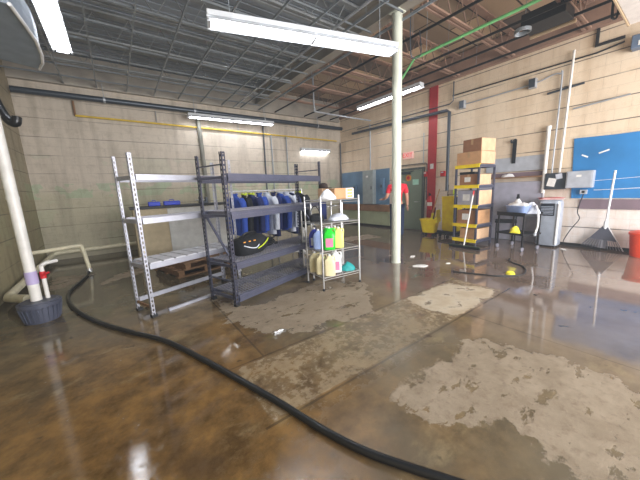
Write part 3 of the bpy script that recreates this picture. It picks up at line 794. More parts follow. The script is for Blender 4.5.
# ------------------------------------------------------------------ sump, pvc, hose (left)
t = thing('sump_basin', 'ribbed dark grey plastic sump basin on the floor at left', 'basin', (-.845, 4.24, 0))
build('body', MB().loft([(0,.148,.148),(.02,.152,.152),(.17,.17,.17),(.175,.182,.182),(.215,.185,.185),(.22,.175,.175)], 40, 2), 'sump', t, smooth=True)
rib = MB()
for k in range(24):
    a = 2*pi*k/24; r0, r1 = .152, .178
    rib.bar((r0*cos(a), r0*sin(a), .02), (r1*cos(a), r1*sin(a), .17), .012, .012)
o = build('rib', rib, 'sump', t); o['kind'] = 'stuff'
build('lid', MB().loft([(.22,.16,.16),(.23,.155,.155)], 40, 2), 'sump', t, smooth=True)
t = thing('discharge_pipe', 'thick white vertical plastic pipe rising from the sump basin', 'pipe', (-.865, 4.25, 0))
build('pipe', MB().tube([(0,0,.23),(0,0,3.9)], .048, 20), 'pvc', t, smooth=True)
build('coupling', MB().tube([(0,0,.42),(0,0,.56)], .053, 20), 'pvc_primer', t, smooth=True)
build('coupling', MB().tube([(0,0,1.34),(0,0,1.37)], .052, 20), 'pvc', t, smooth=True)
t = thing('valve_pipe', 'short white pipe with red valve handle beside the thick sump pipe', 'pipe', (-.775, 4.27, 0))
build('pipe', MB().tube([(0,0,.23),(0,0,.6)], .02, 14), 'pvc', t, smooth=True)
build('valve', MB().tube([(0,0,.46),(0,0,.54)], .027, 14), 'red', t, smooth=True)
build('handle', MB().tube([(.0,-.03,.5),(.06,-.06,.53)], .012, 8), 'red', t)
pipe('drain_pipe', [(-.775,4.27,.6),(-.75,4.31,.62),(-.66,4.4,.62)], .02, 'pvc', 'short white elbow pipe above the red valve', k=3)
pipe('drain_pipe', [(-.98,4.5,.2),(-1.27,5.05,.12),(-1.3,5.2,.11),(-1.3,8.2,.14),(-1.24,8.3,.17),(-1.1,8.31,.18),(2.2,8.31,.19)], .05, 'pvc_cream', 'long cream drain pipe low along the left wall and back wall')
pipe('drain_pipe', [(-1.34,6.3,.5),(-1.1,6.32,.5),(-.66,6.36,.52),(-.6,6.37,.48),(-.56,6.38,.14),(-.56,6.38,.06)], .032, 'pvc_cream', 'thin cream pipe reaching from the left wall down to the black hose', k=3)
HP = [(-.56,6.36,.05),(-.58,6.2,.023),(-.63,5.75,.023),(-.718,5.16,.023),(-.66,4.63,.023),(-.515,4.11,.023),(-.313,3.608,.023),(-.065,3.144,.023),(.184,2.717,.023),(.37,2.225,.023),(.526,1.757,.023),(.643,1.389,.023),(.728,1.087,.023),(.81,.862,.023),(.902,.691,.023),(.992,.545,.023),(1.093,.382,.023),(1.3,.05,.023),(1.6,-.4,.035)]
t = thing('drain_hose', 'long black hose snaking across the wet floor to the bottom edge', 'hose', (0,0,0))
build('hose', MB().tube(smooth_path(HP, 6), .0205, 14), 'rubber', t, smooth=True)
build('clamp', MB().tube([(-.555,6.36,.03),(-.56,6.375,.09)], .045, 14), 'chrome', t, smooth=True)
t = thing('black_hose_loop', 'short black corrugated hose hanging on the left wall under the dark pipe', 'hose', (-1.1, 5.5, 0))
build('hose', MB().tube(smooth_path([(-.32,.0,3.1),(-.1,.0,3.0),(.0,0,2.75),(.06,0,2.5),(.12,-.02,2.36),(.18,-.05,2.34),(.2,-.05,2.42)],5), .05, 12), 'rubber', t, smooth=True)

# curved sheet metal hood hanging at upper left
t = thing('duct_hood', 'curved pale sheet metal hood hanging in the upper left corner', 'hood', (0,0,2.8))
pts = [(-.45,3.3),(-.42,3.6),(-.4,3.9),(-.41,4.2),(-.44,4.45),(-.5,4.66),(-.9,4.5),(-1.38,4.36),(-1.38,3.3)]
build('hood', MB().prism(pts, .0, .28), 'duct', t, bevel=.01)
build('rim', MB().tube([(x,y,0) for x,y in pts[:6]], .014, 8), 'white', t, smooth=True)

# ------------------------------------------------------------------ right wall items
solo('blue_wall_board', MB().add([(-.02,.0,.0),(-.02,-1.75,0),(-.02,-1.75,1.11),(-.02,-.5,1.1),(-.02,.05,1.12),(0,0,0),(0,-1.75,0),(0,-1.75,1.11),(0,-.5,1.1),(0,.05,1.12)],
     [(0,1,2,3,4),(9,8,7,6,5),(0,5,6,1),(1,6,7,2),(2,7,8,3),(3,8,9,4),(4,9,5,0)]), 'blue_board', 'large bright blue painted board on the right wall behind the rake', 'wall board', (XR-.005,1.53,.94))
solo('mauve_wall_board', MB().box(-.02,-1.75,0,0,-.1,.18), 'mauve_board', 'dull mauve strip of board under the bright blue wall board', 'wall board', (XR-.005,1.5,.74))
for y, z, a, L in ((1.4,1.72,.5,.1),(1.15,1.77,-.35,.14)):
    solo('tape_strip', MB().cbox((0,0,0),(.004,L,.025),rx=a), 'paper', 'strip of white tape on the blue board, '+('lower left one' if z < 1.75 else 'upper right one'), 'tape', (XR-.026,y,z), 0, 'white tape strips on the blue board')
solo('blue_backing_board', MB().box(-.03,0,0,0,2.3,1.16), 'blue_paint', 'dull blue backing board behind the grey electrical panel', 'wall board', (XR-.002,6.03,.745))
t = thing('electrical_panel', 'tall grey electrical panel on dull blue backing board', 'electrical panel', (XR-.035, 6.58, .76))
build('cabinet', MB().box(-.14,0,0,0,.5,1.13), 'grey_metal', t, bevel=.006)
build('door', MB().box(-.155,.03,.04,-.14,.47,1.09), 'grey_metal', t, bevel=.004)
build('latch', MB().box(-.17,.06,.5,-.155,.09,.6), 'pipe_dark', t)
build('label', MB().box(-.158,.22,.9,-.155,.32,.96), 'paper', t)
pipe('conduit', [(7.13,6.8,1.92),(7.13,6.8,3.38)], .02, 'pipe_grey', 'grey conduit rising from the top of the electrical panel')
t = thing('switch_box', 'small blue grey switch box left of the electrical panel', 'switch box', (XR-.035,7.5,1.2))
build('box', MB().box(-.07,0,0,0,.16,.24), 'blue_paint', t, bevel=.005); build('lever', MB().box(-.1,.06,.1,-.07,.09,.18), 'pipe_dark', t)
t = thing('switch_box', 'small blue grey switch box right of the electrical panel', 'switch box', (XR-.035,6.2,1.1))
build('box', MB().box(-.07,0,0,0,.14,.5), 'blue_paint', t, bevel=.005); build('lever', MB().box(-.1,.06,.2,-.07,.09,.3), 'pipe_dark', t)

# signs on and near the door
def text_mesh(s, size, m, parent, loc, rot):
    cu = bpy.data.curves.new('lettering', 'FONT'); cu.body = s; cu.size = size; cu.extrude = .002; cu.align_x = 'CENTER'; cu.align_y = 'CENTER'
    o = bpy.data.objects.new('tmp', cu); COL.objects.link(o)
    me_ = bpy.data.meshes.new_from_object(o.evaluated_get(bpy.context.evaluated_depsgraph_get())); bpy.data.objects.remove(o)
    me_.materials.clear(); me_.materials.append(M[m]); q = bpy.data.objects.new('lettering', me_); COL.objects.link(q)
    q.parent = parent; q.location = loc; q.rotation_euler = rot; return q
t = thing('exit_sign', 'lit exit sign with red letters above the green door', 'sign', (XR-.01, 5.3, 2.2))
build('housing', MB().box(-.07,-.17,-.1,0,.17,.1), 'exit_face', t, bevel=.008)
text_mesh('EXIT', .17, 'exit_red', t, (-.073,0,0), (pi/2, 0, -pi/2))
t = thing('round_sign', 'round orange sign on the green door', 'sign', (XR-.055, 5.27, 1.55))
build('disc', MB().tube([(-.006,0,0),(.003,0,0)], .095, 24), 'orange_sign', t)
build('centre_mark', MB().tube([(-.009,0,0),(-.005,0,0)], .05, 20), 'red', t)
solo('door_placard', MB().box(-.006,-.1,-.08,.003,.1,.08), 'mint_sign', 'pale mint placard on the green door right of the round sign', 'sign', (XR-.055,5.02,1.42))
def alarm(label, y, z):
    t = thing('fire_alarm', label, 'fire alarm', (XR,y,z), 0, 'red fire alarms beside the door')
    build('box', MB().box(-.06,-.06,-.07,.006,.06,.07), 'red', t, bevel=.006); build('strobe', MB().box(-.075,-.03,.02,-.06,.03,.05), 'white', t)
alarm('red fire alarm box beside the top right of the green door', 4.72, 1.62)
alarm('red fire bell box right of the red wall stripe', 4.2, 1.6)
pipe('conduit', [(7.17,5.72,1.93),(7.17,4.72,1.93),(7.17,4.68,1.88),(7.17,4.68,.9)], .012, 'pipe_dark', 'thin dark conduit framing the top right of the green door')
pipe('conduit', [(7.17,4.8,2.75),(7.17,4.8,1.93)], .012, 'pipe_grey', 'thin grey conduit dropping to the door from the pipe above')
t = thing('fire_extinguisher', 'red fire extinguisher hanging low on the red wall stripe', 'fire extinguisher', (XR-.1, 4.52, .62))
build('bracket', MB().box(.0,-.03,.2,.075,.03,.24), 'black', t)
build('tank', MB().loft([(0,.055,.055),(.02,.062,.062),(.32,.062,.062),(.37,.04,.04),(.4,.018,.018)], 20), 'red', t, smooth=True)
build('valve', MB().box(-.03,-.015,.4,.03,.015,.45).bar((.02,0,.45),(-.07,0,.48),.014), 'black', t)
build('label', MB().loft([(.12,.0635,.0635),(.22,.0635,.0635)], 20), 'paper', t, smooth=True)
solo('wall_notice', MB().box(-.004,-.05,-.07,.002,.05,.07), 'paper', 'small white notice on the red wall stripe', 'notice', (XR-.033,4.53,1.82))

# black strap, grey board, ledge
t = thing('hanging_strap', 'black strap hanging from a hook high on the right wall', 'strap', (XR-.03,2.56,1.7))
build('strap', MB().box(-.01,-.035,0,.01,.035,.5), 'black_cloth', t)
build('hook', MB().tube(smooth_path([(.03,0,.5),(-.02,0,.5),(-.03,.05,.44),(-.03,.06,.5)],4), .018, 8), 'black', t, smooth=True)
t = thing('grey_board', 'large plain grey board leaning on the right wall behind the cart', 'board', (XR-.03, 1.98, .0))
build('sheet', MB().box(-.03,0,0,0,1.45,1.3), 'board_grey', t, bevel=.01)
build('edge_trim', MB().box(-.04,-.03,0,.0,0,1.3), 'board_edge', t, bevel=.01)
t = thing('wall_ledge', 'narrow brown ledge on the right wall above the grey board', 'ledge', (XR-.02,2.0,1.38))
build('shelf', MB().box(-.14,0,0,0,1.15,.03), 'ledge_brown', t)
build('backboard', MB().box(-.01,0,.03,0,1.15,.12), 'mauve_board', t)
solo('cloth_bundle', crumple(lump(.06,.14,.07), .01, 35, 4), 'white', 'white cloths bundled on the brown wall ledge', 'cloth', (XR-.09,2.62,1.41), smooth=True)
solo('grey_wall_panel', MB().box(-.02,0,0,0,1.1,.3), 'grey_light', 'pale grey painted panel above the brown wall ledge', 'wall board', (XR-.002,2.02,1.53))

# control box, grey breaker
t = thing('control_box', 'pale grey metal control box partly over the blue board', 'control box', (XR-.03, 1.22, 1.14))
build('body', MB().box(-.16,0,0,0,.38,.31), 'grey_light', t, bevel=.006)
build('cover', MB().box(-.17,.02,.02,-.16,.36,.29), 'grey_light', t, bevel=.003)
build('label', MB().box(-.173,.16,.2,-.17,.23,.24), 'paper', t)
t = thing('switch_gear', 'cluster of dark switch boxes with papers left of the control box', 'switch box', (XR-.01, 1.62, 1.12))
build('body', MB().box(-.12,0,0,0,.32,.32), 'pipe_dark', t, bevel=.006)
build('paper', MB().cbox((-.125,.21,.14),(.006,.13,.16),rx=.2), 'paper', t)
build('paper', MB().cbox((-.125,.1,.25),(.006,.1,.1),rx=-.2), 'white_cloth', t)
t = thing('outlet_box', 'small grey outlet box below the control box', 'outlet', (XR-.03,1.3,1.02))
build('box', MB().box(-.06,0,0,0,.1,.08), 'grey_light', t, bevel=.004)
build('socket', MB().box(-.064,.03,.02,-.06,.07,.06), 'black', t)
pipe('cable', [(7.17,1.22,1.09),(7.17,.9,1.1),(7.17,.3,1.13),(7.17,-.3,1.15)], .006, 'white', 'thin white cable running across the lower part of the blue board', 'cable')
pipe('cable', [(7.17,1.22,1.26),(7.17,.6,1.3),(7.17,-.3,1.33)], .004, 'white', 'upper thin white cable across the blue board', 'cable')
pipe('cable', [(7.1,1.34,1.02),(7.12,1.4,.7),(7.13,1.36,.55),(7.12,1.46,.35),(7.08,1.55,.1),(7.05,1.5,.02)], .008, 'cable', 'dark power cable hanging from the outlet box to the floor', 'cable', k=4)
pipe('cable', [(7.1,1.6,.03),(7.05,1.4,.02),(7.1,1.2,.02),(7.02,1.0,.015)], .012, 'cable', 'black cable lying along the foot of the right wall by the rake', 'cable', k=4)

# portable air conditioner
t = thing('portable_air_conditioner', 'silver portable air conditioner with dark control panel by right wall', 'air conditioner', (6.93, 1.76, 0), 0)
acb = MB().loft([(.03,.14,.165),(.05,.155,.18),(.85,.15,.175),(.9,.14,.165),(.92,.12,.14)], 36, 5)
build('body', acb, 'ac_silver', t, smooth=True)
build('control_panel', MB().box(-.165,-.1,.62,-.14,.13,.86), 'ac_dark', t, bevel=.01)
gl = MB()
for k in range(6): gl.box(-.172,-.08,.65+k*.028,-.165,.11,.662+k*.028)
build('grille', gl, 'ac_silver', t)
build('front_edge', MB().box(-.17,-.175,.06,-.13,-.14,.86), 'white', t, bevel=.012)
for y in (-.12,.12):
    for x in (-.1,.1): build('wheel', MB().tube([(x,y-.015,.025),(x,y+.015,.025)], .025, 10), 'black', t)
t = thing('red_papers', 'red and white papers stacked on top of the air conditioner', 'papers', (6.93,1.76,.925), .2)
for k in range(4): build('sheet', MB().cbox((.0+.02*k,.02*(k%2),.006+k*.009),(.26,.36,.006),rz=.15*k), 'red' if k%2 else 'paper', t)

# fan rake
t = thing('fan_rake', 'wide grey triangular fan rake with long white handle against right wall', 'rake', (0,0,0))
ap = Vector((7.02, .98, .5)); bl = Vector((7.1, 1.28, .06)); br = Vector((7.02, .72, .02))
ap2 = ap+Vector((.02,0,0))
def tri(a, b_, c, th, m, nm):
    n_ = (b_-a).cross(c-a).normalized()*th
    return build(nm, MB().add([a,b_,c,a+n_,b_+n_,c+n_],[(0,1,2),(5,4,3),(0,3,4,1),(1,4,5,2),(2,5,3,0)]), m, t)
pa, pb = ap.lerp(bl,.66), ap.lerp(br,.66)
tri(ap, pa, pb, .012, 'rake_plastic', 'head')
tn = MB()
for k in range(15):
    f = k/14; tn.bar(pa.lerp(pb, f), bl.lerp(br, f), .044, .006)
o = build('tine', tn, 'rake_pale', t); o['kind'] = 'stuff'
build('side_bar', MB().bar(ap, br, .02, .014), 'white', t)
build('handle', MB().tube([ap+Vector((0,0,-.1)), (6.98,.955,1.2), (6.93,.94,1.42)], .016, 10), 'white', t, smooth=True)
build('ferrule', MB().tube([ap+Vector((-.01,0,-.08)), ap+Vector((-.01,0,.04))], .026, 10), 'white', t, smooth=True)

# red-orange bin at right edge
t = thing('orange_bin', 'orange red plastic bin at the far right edge against the wall', 'bin', (6.88, .46, 0))
build('body', MB().loft([(0,.15,.16),(.02,.16,.17),(.36,.2,.2),(.37,.215,.215),(.4,.215,.215)], 28, 3), 'orange', t, smooth=True)
build('lid', MB().loft([(.4,.2,.2),(.42,.15,.15)], 28, 3), 'orange', t, smooth=True)

# big white unit heater box upper right + bracket + blue-grey box + cable
t = thing('wall_heater_cabinet', 'large white hanging cabinet at the upper right corner', 'heater', (5.88, .86, 3.3))
build('cabinet', MB().box(-1.3,-1.6,0,0,0,.3), 'box_white', t, bevel=.01)
build('side_trim', MB().box(-1.3,.0,-.01,.01,.02,.3), 'tan_metal', t, bevel=.004)
for x in (-1.2, -.1): build('hanger_rod', MB().tube([(x,-.2,.3),(x,-.2,1.12)], .008, 6), 'rail_grey', t)
pipe('cable', [(5.6,1.0,4.42),(5.62,1.0,3.5),(5.66,.99,3.38),(5.75,.97,3.42),(5.8,.97,3.6)], .014, 'cable', 'black cable looped beside the white hanging cabinet', 'cable', k=4)
t = thing('angle_bracket', 'dark L shaped steel bracket high on the right wall', 'bracket', (7.18, 1.4, 3.7))
build('arm', MB().box(-.02,-.0,-.1,.03,.04,.35), 'rail_black', t)
build('arm', MB().box(-.02,-.32,-.13,.03,.04,-.09), 'rail_black', t)
t = thing('relay_box', 'small blue grey metal box under the white hanging cabinet', 'electrical box', (7.141, .84, 3.32))
build('body', MB().box(-.12,-.12,0,.06,.14,.2), 'bluegrey_box', t, bevel=.01)
build('label', MB().box(-.124,-.06,.03,-.12,.06,.1), 'paper', t)

# black ceiling unit with cable coil
t = thing('ceiling_air_unit', 'black unit with coiled cable hanging under the ceiling near the right wall', 'ceiling unit', (5.85, 1.85, 3.72))
build('housing', MB().box(-.2,-.35,0,.22,.22,.2), 'black', t, bevel=.01)
co = [(.1*cos(k*.5)-.22, .11*sin(k*.5)+.18+.01*sin(k), -.02-.0008*k) for k in range(70)]
build('cable_coil', MB().tube(co, .008, 6), 'rail_grey', t, smooth=True)
build('side_lamp', MB().tube([(.33,-.35,.02),(.33,.25,.02)], .03, 10), 'tan_metal', t, smooth=True)
for x, y in ((-.25,-.25),(.2,.3)): build('hanger_rod', MB().tube([(x,y,.2),(x,y,.58)], .006, 6), 'rail_grey', t)
pipe('cable', [(3.94,2.9,3.99),(3.93,2.9,3.7),(3.93,2.9,3.45),(3.98,2.9,3.25),(4.2,2.9,3.35),(4.3,3.0,3.75)], .008, 'pipe_dark', 'loose dark cable looped around the top of the white column', 'cable', k=5)

# ------------------------------------------------------------------ yellow and dark rack with boxes
aY = radians(-5)
Yo = (5.91, 2.69)
def onY(u, v, z): return (Yo[0]+u*cos(aY)-v*sin(aY), Yo[1]+u*sin(aY)+v*cos(aY), z)
t = thing('storage_rack', 'tall dark rack with yellow front beams full of cardboard boxes', 'shelving rack', (Yo[0],Yo[1],0), aY)
WY, DY = .52, .6     # width along local Y, depth along local X
YL = (.08, .4, .8, 1.21, 1.62)
for x in (0, DY-.035):
    for y in (0, WY-.035): build('post', MB().box(x,y,0,x+.035,y+.035,1.66), 'dark_steel', t)
for z in YL:
    build('front_beam', MB().box(-.012,-.0,z,.0,WY,z+.065).box(-.02,-.005,z+.055,.03,WY+.005,z+.068), 'yellow', t)
    build('side_beam', MB().box(.035,.0,z,DY-.035,.02,z+.05), 'dark_steel', t)
    build('side_beam', MB().box(.035,WY-.02,z,DY-.035,WY,z+.05), 'dark_steel', t)
    build('rear_beam', MB().box(DY-.012,.035,z,DY,WY-.035,z+.05), 'dark_steel', t)
    build('shelf_board', MB().box(.0,.02,z+.05,DY-.012,WY-.02,z+.06), 'dark_mesh', t)
gB = 'cardboard boxes on the yellow rack'
carton('sealed cardboard box directly on top of the yellow rack, lower of two', onY(.3,.26,1.69), aY+.04, (.56,.5,.25), 'cardboard', 'cardboard_pale', group=gB)
carton('sealed cardboard box topmost of the stack on the yellow rack', onY(.32,.22,1.944), aY-.06, (.46,.4,.25), 'cardboard_dark', 'cardboard_pale', group=gB)
carton('cardboard box on the highest inside shelf of the yellow rack', onY(.3,.25,1.272), aY, (.5,.38,.22), 'cardboard_dark', 'cardboard_pale', lab=True, group=gB)
carton('cardboard box with white label on the second inside shelf of yellow rack', onY(.3,.25,.862), aY, (.52,.44,.3), 'board_grey', 'cardboard_pale', tape=False, lab=True, group=gB)
carton('brown cardboard box with label on the third inside shelf of yellow rack', onY(.3,.25,.462), aY, (.52,.42,.29), 'cardboard_dark', 'cardboard', tape=False, lab=True, group=gB)
carton('cardboard box on the bottom shelf of the yellow rack', onY(.32,.22,.142), aY, (.48,.36,.22), 'cardboard', 'cardboard_pale', group=gB)
solo('black_binder', MB().box(-.1,-.15,0,.1,.15,.05), 'black', 'flat black case lying on the box in the top shelf of the yellow rack', 'case', onY(.15,.3,1.495), aY+.1)

# floor squeegee leaning on the rack
t = thing('floor_squeegee', 'long floor squeegee with pale handle leaning on the yellow rack', 'squeegee', (0,0,0))
fa, fb = Vector((5.63,3.1,.03)), Vector((5.6,2.46,.03))
mid = fa.lerp(fb,.5)
build('blade', MB().bar(fa, fb, .012, .05), 'rubber', t)
build('blade_holder', MB().bar(fa+Vector((0,0,.03)), fb+Vector((0,0,.03)), .03, .02), 'squeegee_dark', t)
build('handle', MB().tube([mid+Vector((0,0,.04)), (5.86,2.76,1.13)], .014, 10), 'pvc', t, smooth=True)
build('grip', MB().tube([(5.85,2.762,1.06),(5.865,2.758,1.16)], .018, 10), 'red', t, smooth=True)

# janitor cart: mop bucket and yellow bag panel
t = thing('mop_bucket', 'yellow mop bucket with wringer near the green door', 'mop bucket', (6.62, 4.2, 0), radians(100))
build('bucket', MB().loft([(.08,.16,.12),(.1,.17,.13),(.4,.22,.18),(.42,.235,.195),(.44,.235,.195)], 28, 4), 'yellow', t, smooth=True)
build('wringer', MB().box(-.24,-.13,.36,-.06,.13,.48).box(-.22,-.11,.48,-.2,.11,.68).box(-.1,-.11,.48,-.08,.11,.6), 'yellow_pale', t, bevel=.01)
build('wringer_handle', MB().tube([(-.15,.14,.45),(-.2,.14,.75)], .014, 8), 'black', t)
for x in (-.13,.13):
    for y in (-.09,.09): build('caster', MB().tube([(x,y-.012,.023),(x,y+.012,.035)], .035, 12), 'black', t)
t = thing('mop', 'mop with tan wooden handle standing in the yellow mop bucket', 'mop', (6.75, 4.3, 0))
build('handle', MB().tube([(0,0,.3),(.12,-.2,1.2)], .013, 8), 'cardboard', t, smooth=True)
build('mop_head', MB().loft([(.12,.06,.06),(.2,.08,.08),(.3,.03,.03)], 16), 'white_cloth', t, smooth=True)
t = thing('janitor_cart', 'tall yellow janitor cart with dark frame left of the yellow rack', 'cart', (6.72, 3.66, 0), radians(-3))
build('bag', MB().loft([(.16,.13,.17),(.2,.15,.2),(.85,.16,.21),(.98,.17,.22),(1.02,.17,.22)], 24, 5), 'yellow', t, smooth=True)
build('deck', MB().box(-.2,-.24,.1,.2,.24,.15), 'black', t, bevel=.01)
build('frame', MB().tube([(.17,-.22,.12),(.17,-.22,1.05),(.17,.22,1.05),(.17,.22,.12)], .014, 8).tube([(-.17,-.22,.12),(-.17,-.22,1.0),(.17,-.22,1.05)], .012, 8), 'black', t, smooth=True)
for x in (-.16,.16):
    for y in (-.2,.2): build('caster', MB().tube([(x,y-.012,.05),(x,y+.012,.05)], .05, 12), 'black', t)
pipe('standing_pole', [(6.98,3.98,0),(7.12,4.0,1.3)], .012, 'black', 'black pole leaning on the right wall behind the mop bucket', 'pole')
solo('yellow_mop_pad', MB().cbox((0,0,.0),(.09,.03,.14)), 'hivis', 'small yellow pad hung on the wall above the mop bucket', 'pad', (7.157,3.85,1.1))

# black utility cart with tub
t = thing('utility_cart', 'black two tier utility cart holding white tub', 'cart', (6.02, 1.9, 0), radians(-17))
for x in (0,.42):
    for y in (0,.5):
        build('leg', MB().box(x,y,.08,x+.025,y+.025,.7), 'black', t)
        build('caster', MB().tube([(x+.0125,y,.04),(x+.0125,y+.025,.04)], .04, 12), 'dark_mesh', t)
build('top_tray', MB().box(-.02,-.02,.66,.46,.54,.7).box(-.02,-.02,.7,-.005,.54,.73).box(.445,-.02,.7,.46,.54,.73), 'black', t, bevel=.005)
build('lower_tray', MB().box(-.02,-.02,.3,.46,.54,.33), 'black', t, bevel=.005)
def onC(u, v, z): a = radians(-17); return (6.02+u*cos(a)-v*sin(a), 1.9+u*sin(a)+v*cos(a), z)
t = thing('plastic_tub', 'pale blue white plastic tub on the black utility cart', 'tub', onC(.15,.24,.701), radians(-17))
build('tub', MB().loft([(0,.1,.17),(.01,.105,.175),(.13,.13,.2),(.14,.14,.21),(.15,.14,.21)], 28, 4), 'cord_blue', t, smooth=True)
build('contents', crumple(MB().loft([(.15,.12,.19),(.18,.1,.16),(.2,.06,.1)], 24, 2.5), .012, 30, 6), 'white', t, smooth=True)
t = thing('spray_bottle', 'white bottle with black spray top behind the tub on the cart', 'bottle', onC(.3,.36,.701))
build('bottle', MB().loft([(0,.06,.06),(.2,.06,.06),(.25,.03,.03),(.27,.02,.02)], 18, 3), 'white', t, smooth=True)
build('spray_head', MB().box(-.05,-.015,.27,.03,.015,.31).box(-.045,-.01,.31,-.03,.01,.36).box(.01,-.01,.31,.025,.01,.36), 'black', t)
solo('cloth_bundle', crumple(lump(.11,.13,.2), .015, 32, 9), 'white_cloth', 'white crumpled cloths heaped at the right of the tub on the cart', 'cloth', onC(.25,.06,.701), smooth=True)
t = thing('white_tube', 'white flexible tube hanging off the right side of the utility cart', 'hose', (0,0,0))
build('tube', MB().tube(smooth_path([onC(.3,.02,.85),onC(.2,-.06,.84),onC(.2,-.1,.7),onC(.2,-.11,.5),onC(.2,-.08,.35)],5), .018, 8), 'white', t, smooth=True)
build('nozzle', MB().tube([onC(.2,-.08,.36),onC(.2,-.075,.3)], .022, 8), 'grey_light', t, smooth=True)
solo('yellow_lump', crumple(lump(.08,.09,.13), .01, 40, 3), 'yellow_pale', 'round yellow sponge bag on the lower tray of the utility cart', 'sponge', onC(.08,.22,.331), smooth=True)
t = thing('black_chair', 'black padded chair pushed behind the left side of utility cart', 'chair', (6.84, 2.5, 0), radians(200))
build('seat', MB().box(-.2,-.2,.44,.2,.2,.49), 'black_cloth', t, bevel=.02)
build('backrest', MB().box(-.2,.17,.58,.2,.22,.88), 'black_cloth', t, bevel=.02)
for x in (-.18,.16):
    for y in (-.18,.17): build('leg', MB().box(x,y,0,x+.02,y+.02,.6 if y > 0 else .44), 'black', t)

# ------------------------------------------------------------------ things on the floor
def scrap(label, x, y, s, m='paper', rz=0, h=.008):
    r = random.Random(int(x*100)); pl_ = [(s*cos(2*pi*k/9)*(.7+.5*r.random()), s*.55*sin(2*pi*k/9)*(.7+.5*r.random())) for k in range(9)]
    solo('paper_scrap', MB().prism(pl_, 0, h), m, label, 'paper scrap', (x,y,.001), rz, 'wet paper scraps on the floor')
scrap('wet white paper scrap on the floor right of the column', 3.9, 2.62, .13, rz=-.6)
scrap('small wet paper scrap behind the larger one by the column', 4.35, 3.1, .08, rz=.3)
scrap('tiny wet paper scrap nearer the yellow rack', 4.35, 2.4, .05)
scrap('white paper scrap at the foot of the right wall by the air conditioner', 6.7, 1.45, .08, rz=.5)
solo('yellow_glove', crumple(lump(.08,.06,.03), .008, 45, 12), 'yellow_pale', 'crumpled yellow glove on the wet floor in front of the utility cart', 'glove', (4.45,1.52,0), smooth=True)
pipe('cable', [(3.95,2.1,.01),(4.1,1.75,.01),(4.2,1.55,.01),(4.5,1.38,.01),(4.9,1.5,.01),(5.1,1.75,.01),(5.35,1.85,.01)], .011, 'cable', 'dark cable curving over the wet floor around the yellow glove', 'cable', k=5)

# ------------------------------------------------------------------ person
def skin_mesh(name, chain, edges, m, parent, sub=2, root=0):
    me_ = bpy.data.meshes.new(name); me_.from_pydata([c[:3] for c in chain], edges, []); me_.update()
    o = bpy.data.objects.new(name, me_); COL.objects.link(o)
    sk = o.modifiers.new('skin', 'SKIN'); sk.use_smooth_shade = True
    for i, c in enumerate(chain):
        r = c[3]; me_.skin_vertices[0].data[i].radius = (r if not isinstance(r, tuple) else r)if isinstance(r, tuple) else (r, r)
    for i in range(len(chain)): me_.skin_vertices[0].data[i].use_root = (i == root)
    su = o.modifiers.new('sub', 'SUBSURF'); su.levels = su.render_levels = sub
    dg = bpy.context.evaluated_depsgraph_get(); fin = bpy.data.meshes.new_from_object(o.evaluated_get(dg))
    bpy.data.objects.remove(o); q = bpy.data.objects.new(name, fin); COL.objects.link(q)
    fin.materials.clear(); fin.materials.append(M[m])
    for p_ in fin.polygons: p_.use_smooth = True
    q.parent = parent; return q
# local frame: +Y is where the person faces, height 1.66
PR = thing('person', 'person in red t-shirt and dark jeans standing behind the white column', 'person', (5.62, 4.47, 0), radians(-42))
body = [(0,0,.86,.11),(0,0,1.0,.10),(0,0,1.15,.115),(0,-.01,1.3,.115),(0,-.01,1.39,.055),(0,.01,1.45,.05),   #0-5 pelvis..neck
        (.09,0,.82,.085),(.1,.01,.46,.06),(.1,-.02,.1,.042),(.1,.09,.04,.04),      #6-9 right leg
        (-.09,0,.82,.085),(-.1,.01,.46,.06),(-.1,-.02,.1,.042),(-.1,.09,.04,.04),  #10-13 left leg
        (.18,-.01,1.31,.058),(.235,-.01,1.05,.042),(.255,.05,.83,.028),           #14-16 right arm hanging
        (-.18,-.01,1.31,.058),(-.25,.02,1.06,.042),(-.31,.2,1.0,.03)]             #17-19 left arm bent forward
be = [(0,1),(1,2),(2,3),(3,4),(4,5),(0,6),(6,7),(7,8),(8,9),(0,10),(10,11),(11,12),(12,13),(3,14),(14,15),(15,16),(3,17),(17,18),(18,19)]
bd = skin_mesh('body', body, be, 'skin', PR)
# head with face
hd = MB().loft([(1.44,.045,.055,0,.01),(1.47,.055,.075,0,.015),(1.5,.066,.085,0,.012),(1.55,.073,.092,0,.005),(1.6,.074,.094,0,0),(1.64,.064,.08,0,-.003),(1.665,.04,.05,0,-.003),(1.672,.015,.02,0,-.003)], 28, 2)
hd.tube([(0,.09,1.565),(0,.107,1.54),(0,.112,1.527),(0,.095,1.52)], [.008,.012,.015,.008], 8)
for s in (-1, 1): hd.tube([(s*.07,0,1.53),(s*.08,-.005,1.55),(s*.078,-.01,1.575)], [.01,.016,.01], 8)
build('head', hd, 'skin', PR, smooth=True)
for s in (-1, 1): build('eye', MB().loft([(1.555,.006,.004,s*.03,.086),(1.562,.012,.008,s*.03,.086),(1.569,.006,.004,s*.03,.086)], 10), 'hair', PR, smooth=True)
build('mouth', MB().cbox((0,.09,1.492),(.045,.012,.008)), 'red_paint', PR)
build('hair', MB().loft([(1.52,.077,.06,0,-.045),(1.57,.081,.075,0,-.035),(1.61,.082,.098,0,-.008),(1.65,.072,.09,0,-.004),(1.68,.048,.06,0,-.004),(1.688,.02,.03,0,-.004)], 28), 'hair', PR, smooth=True)
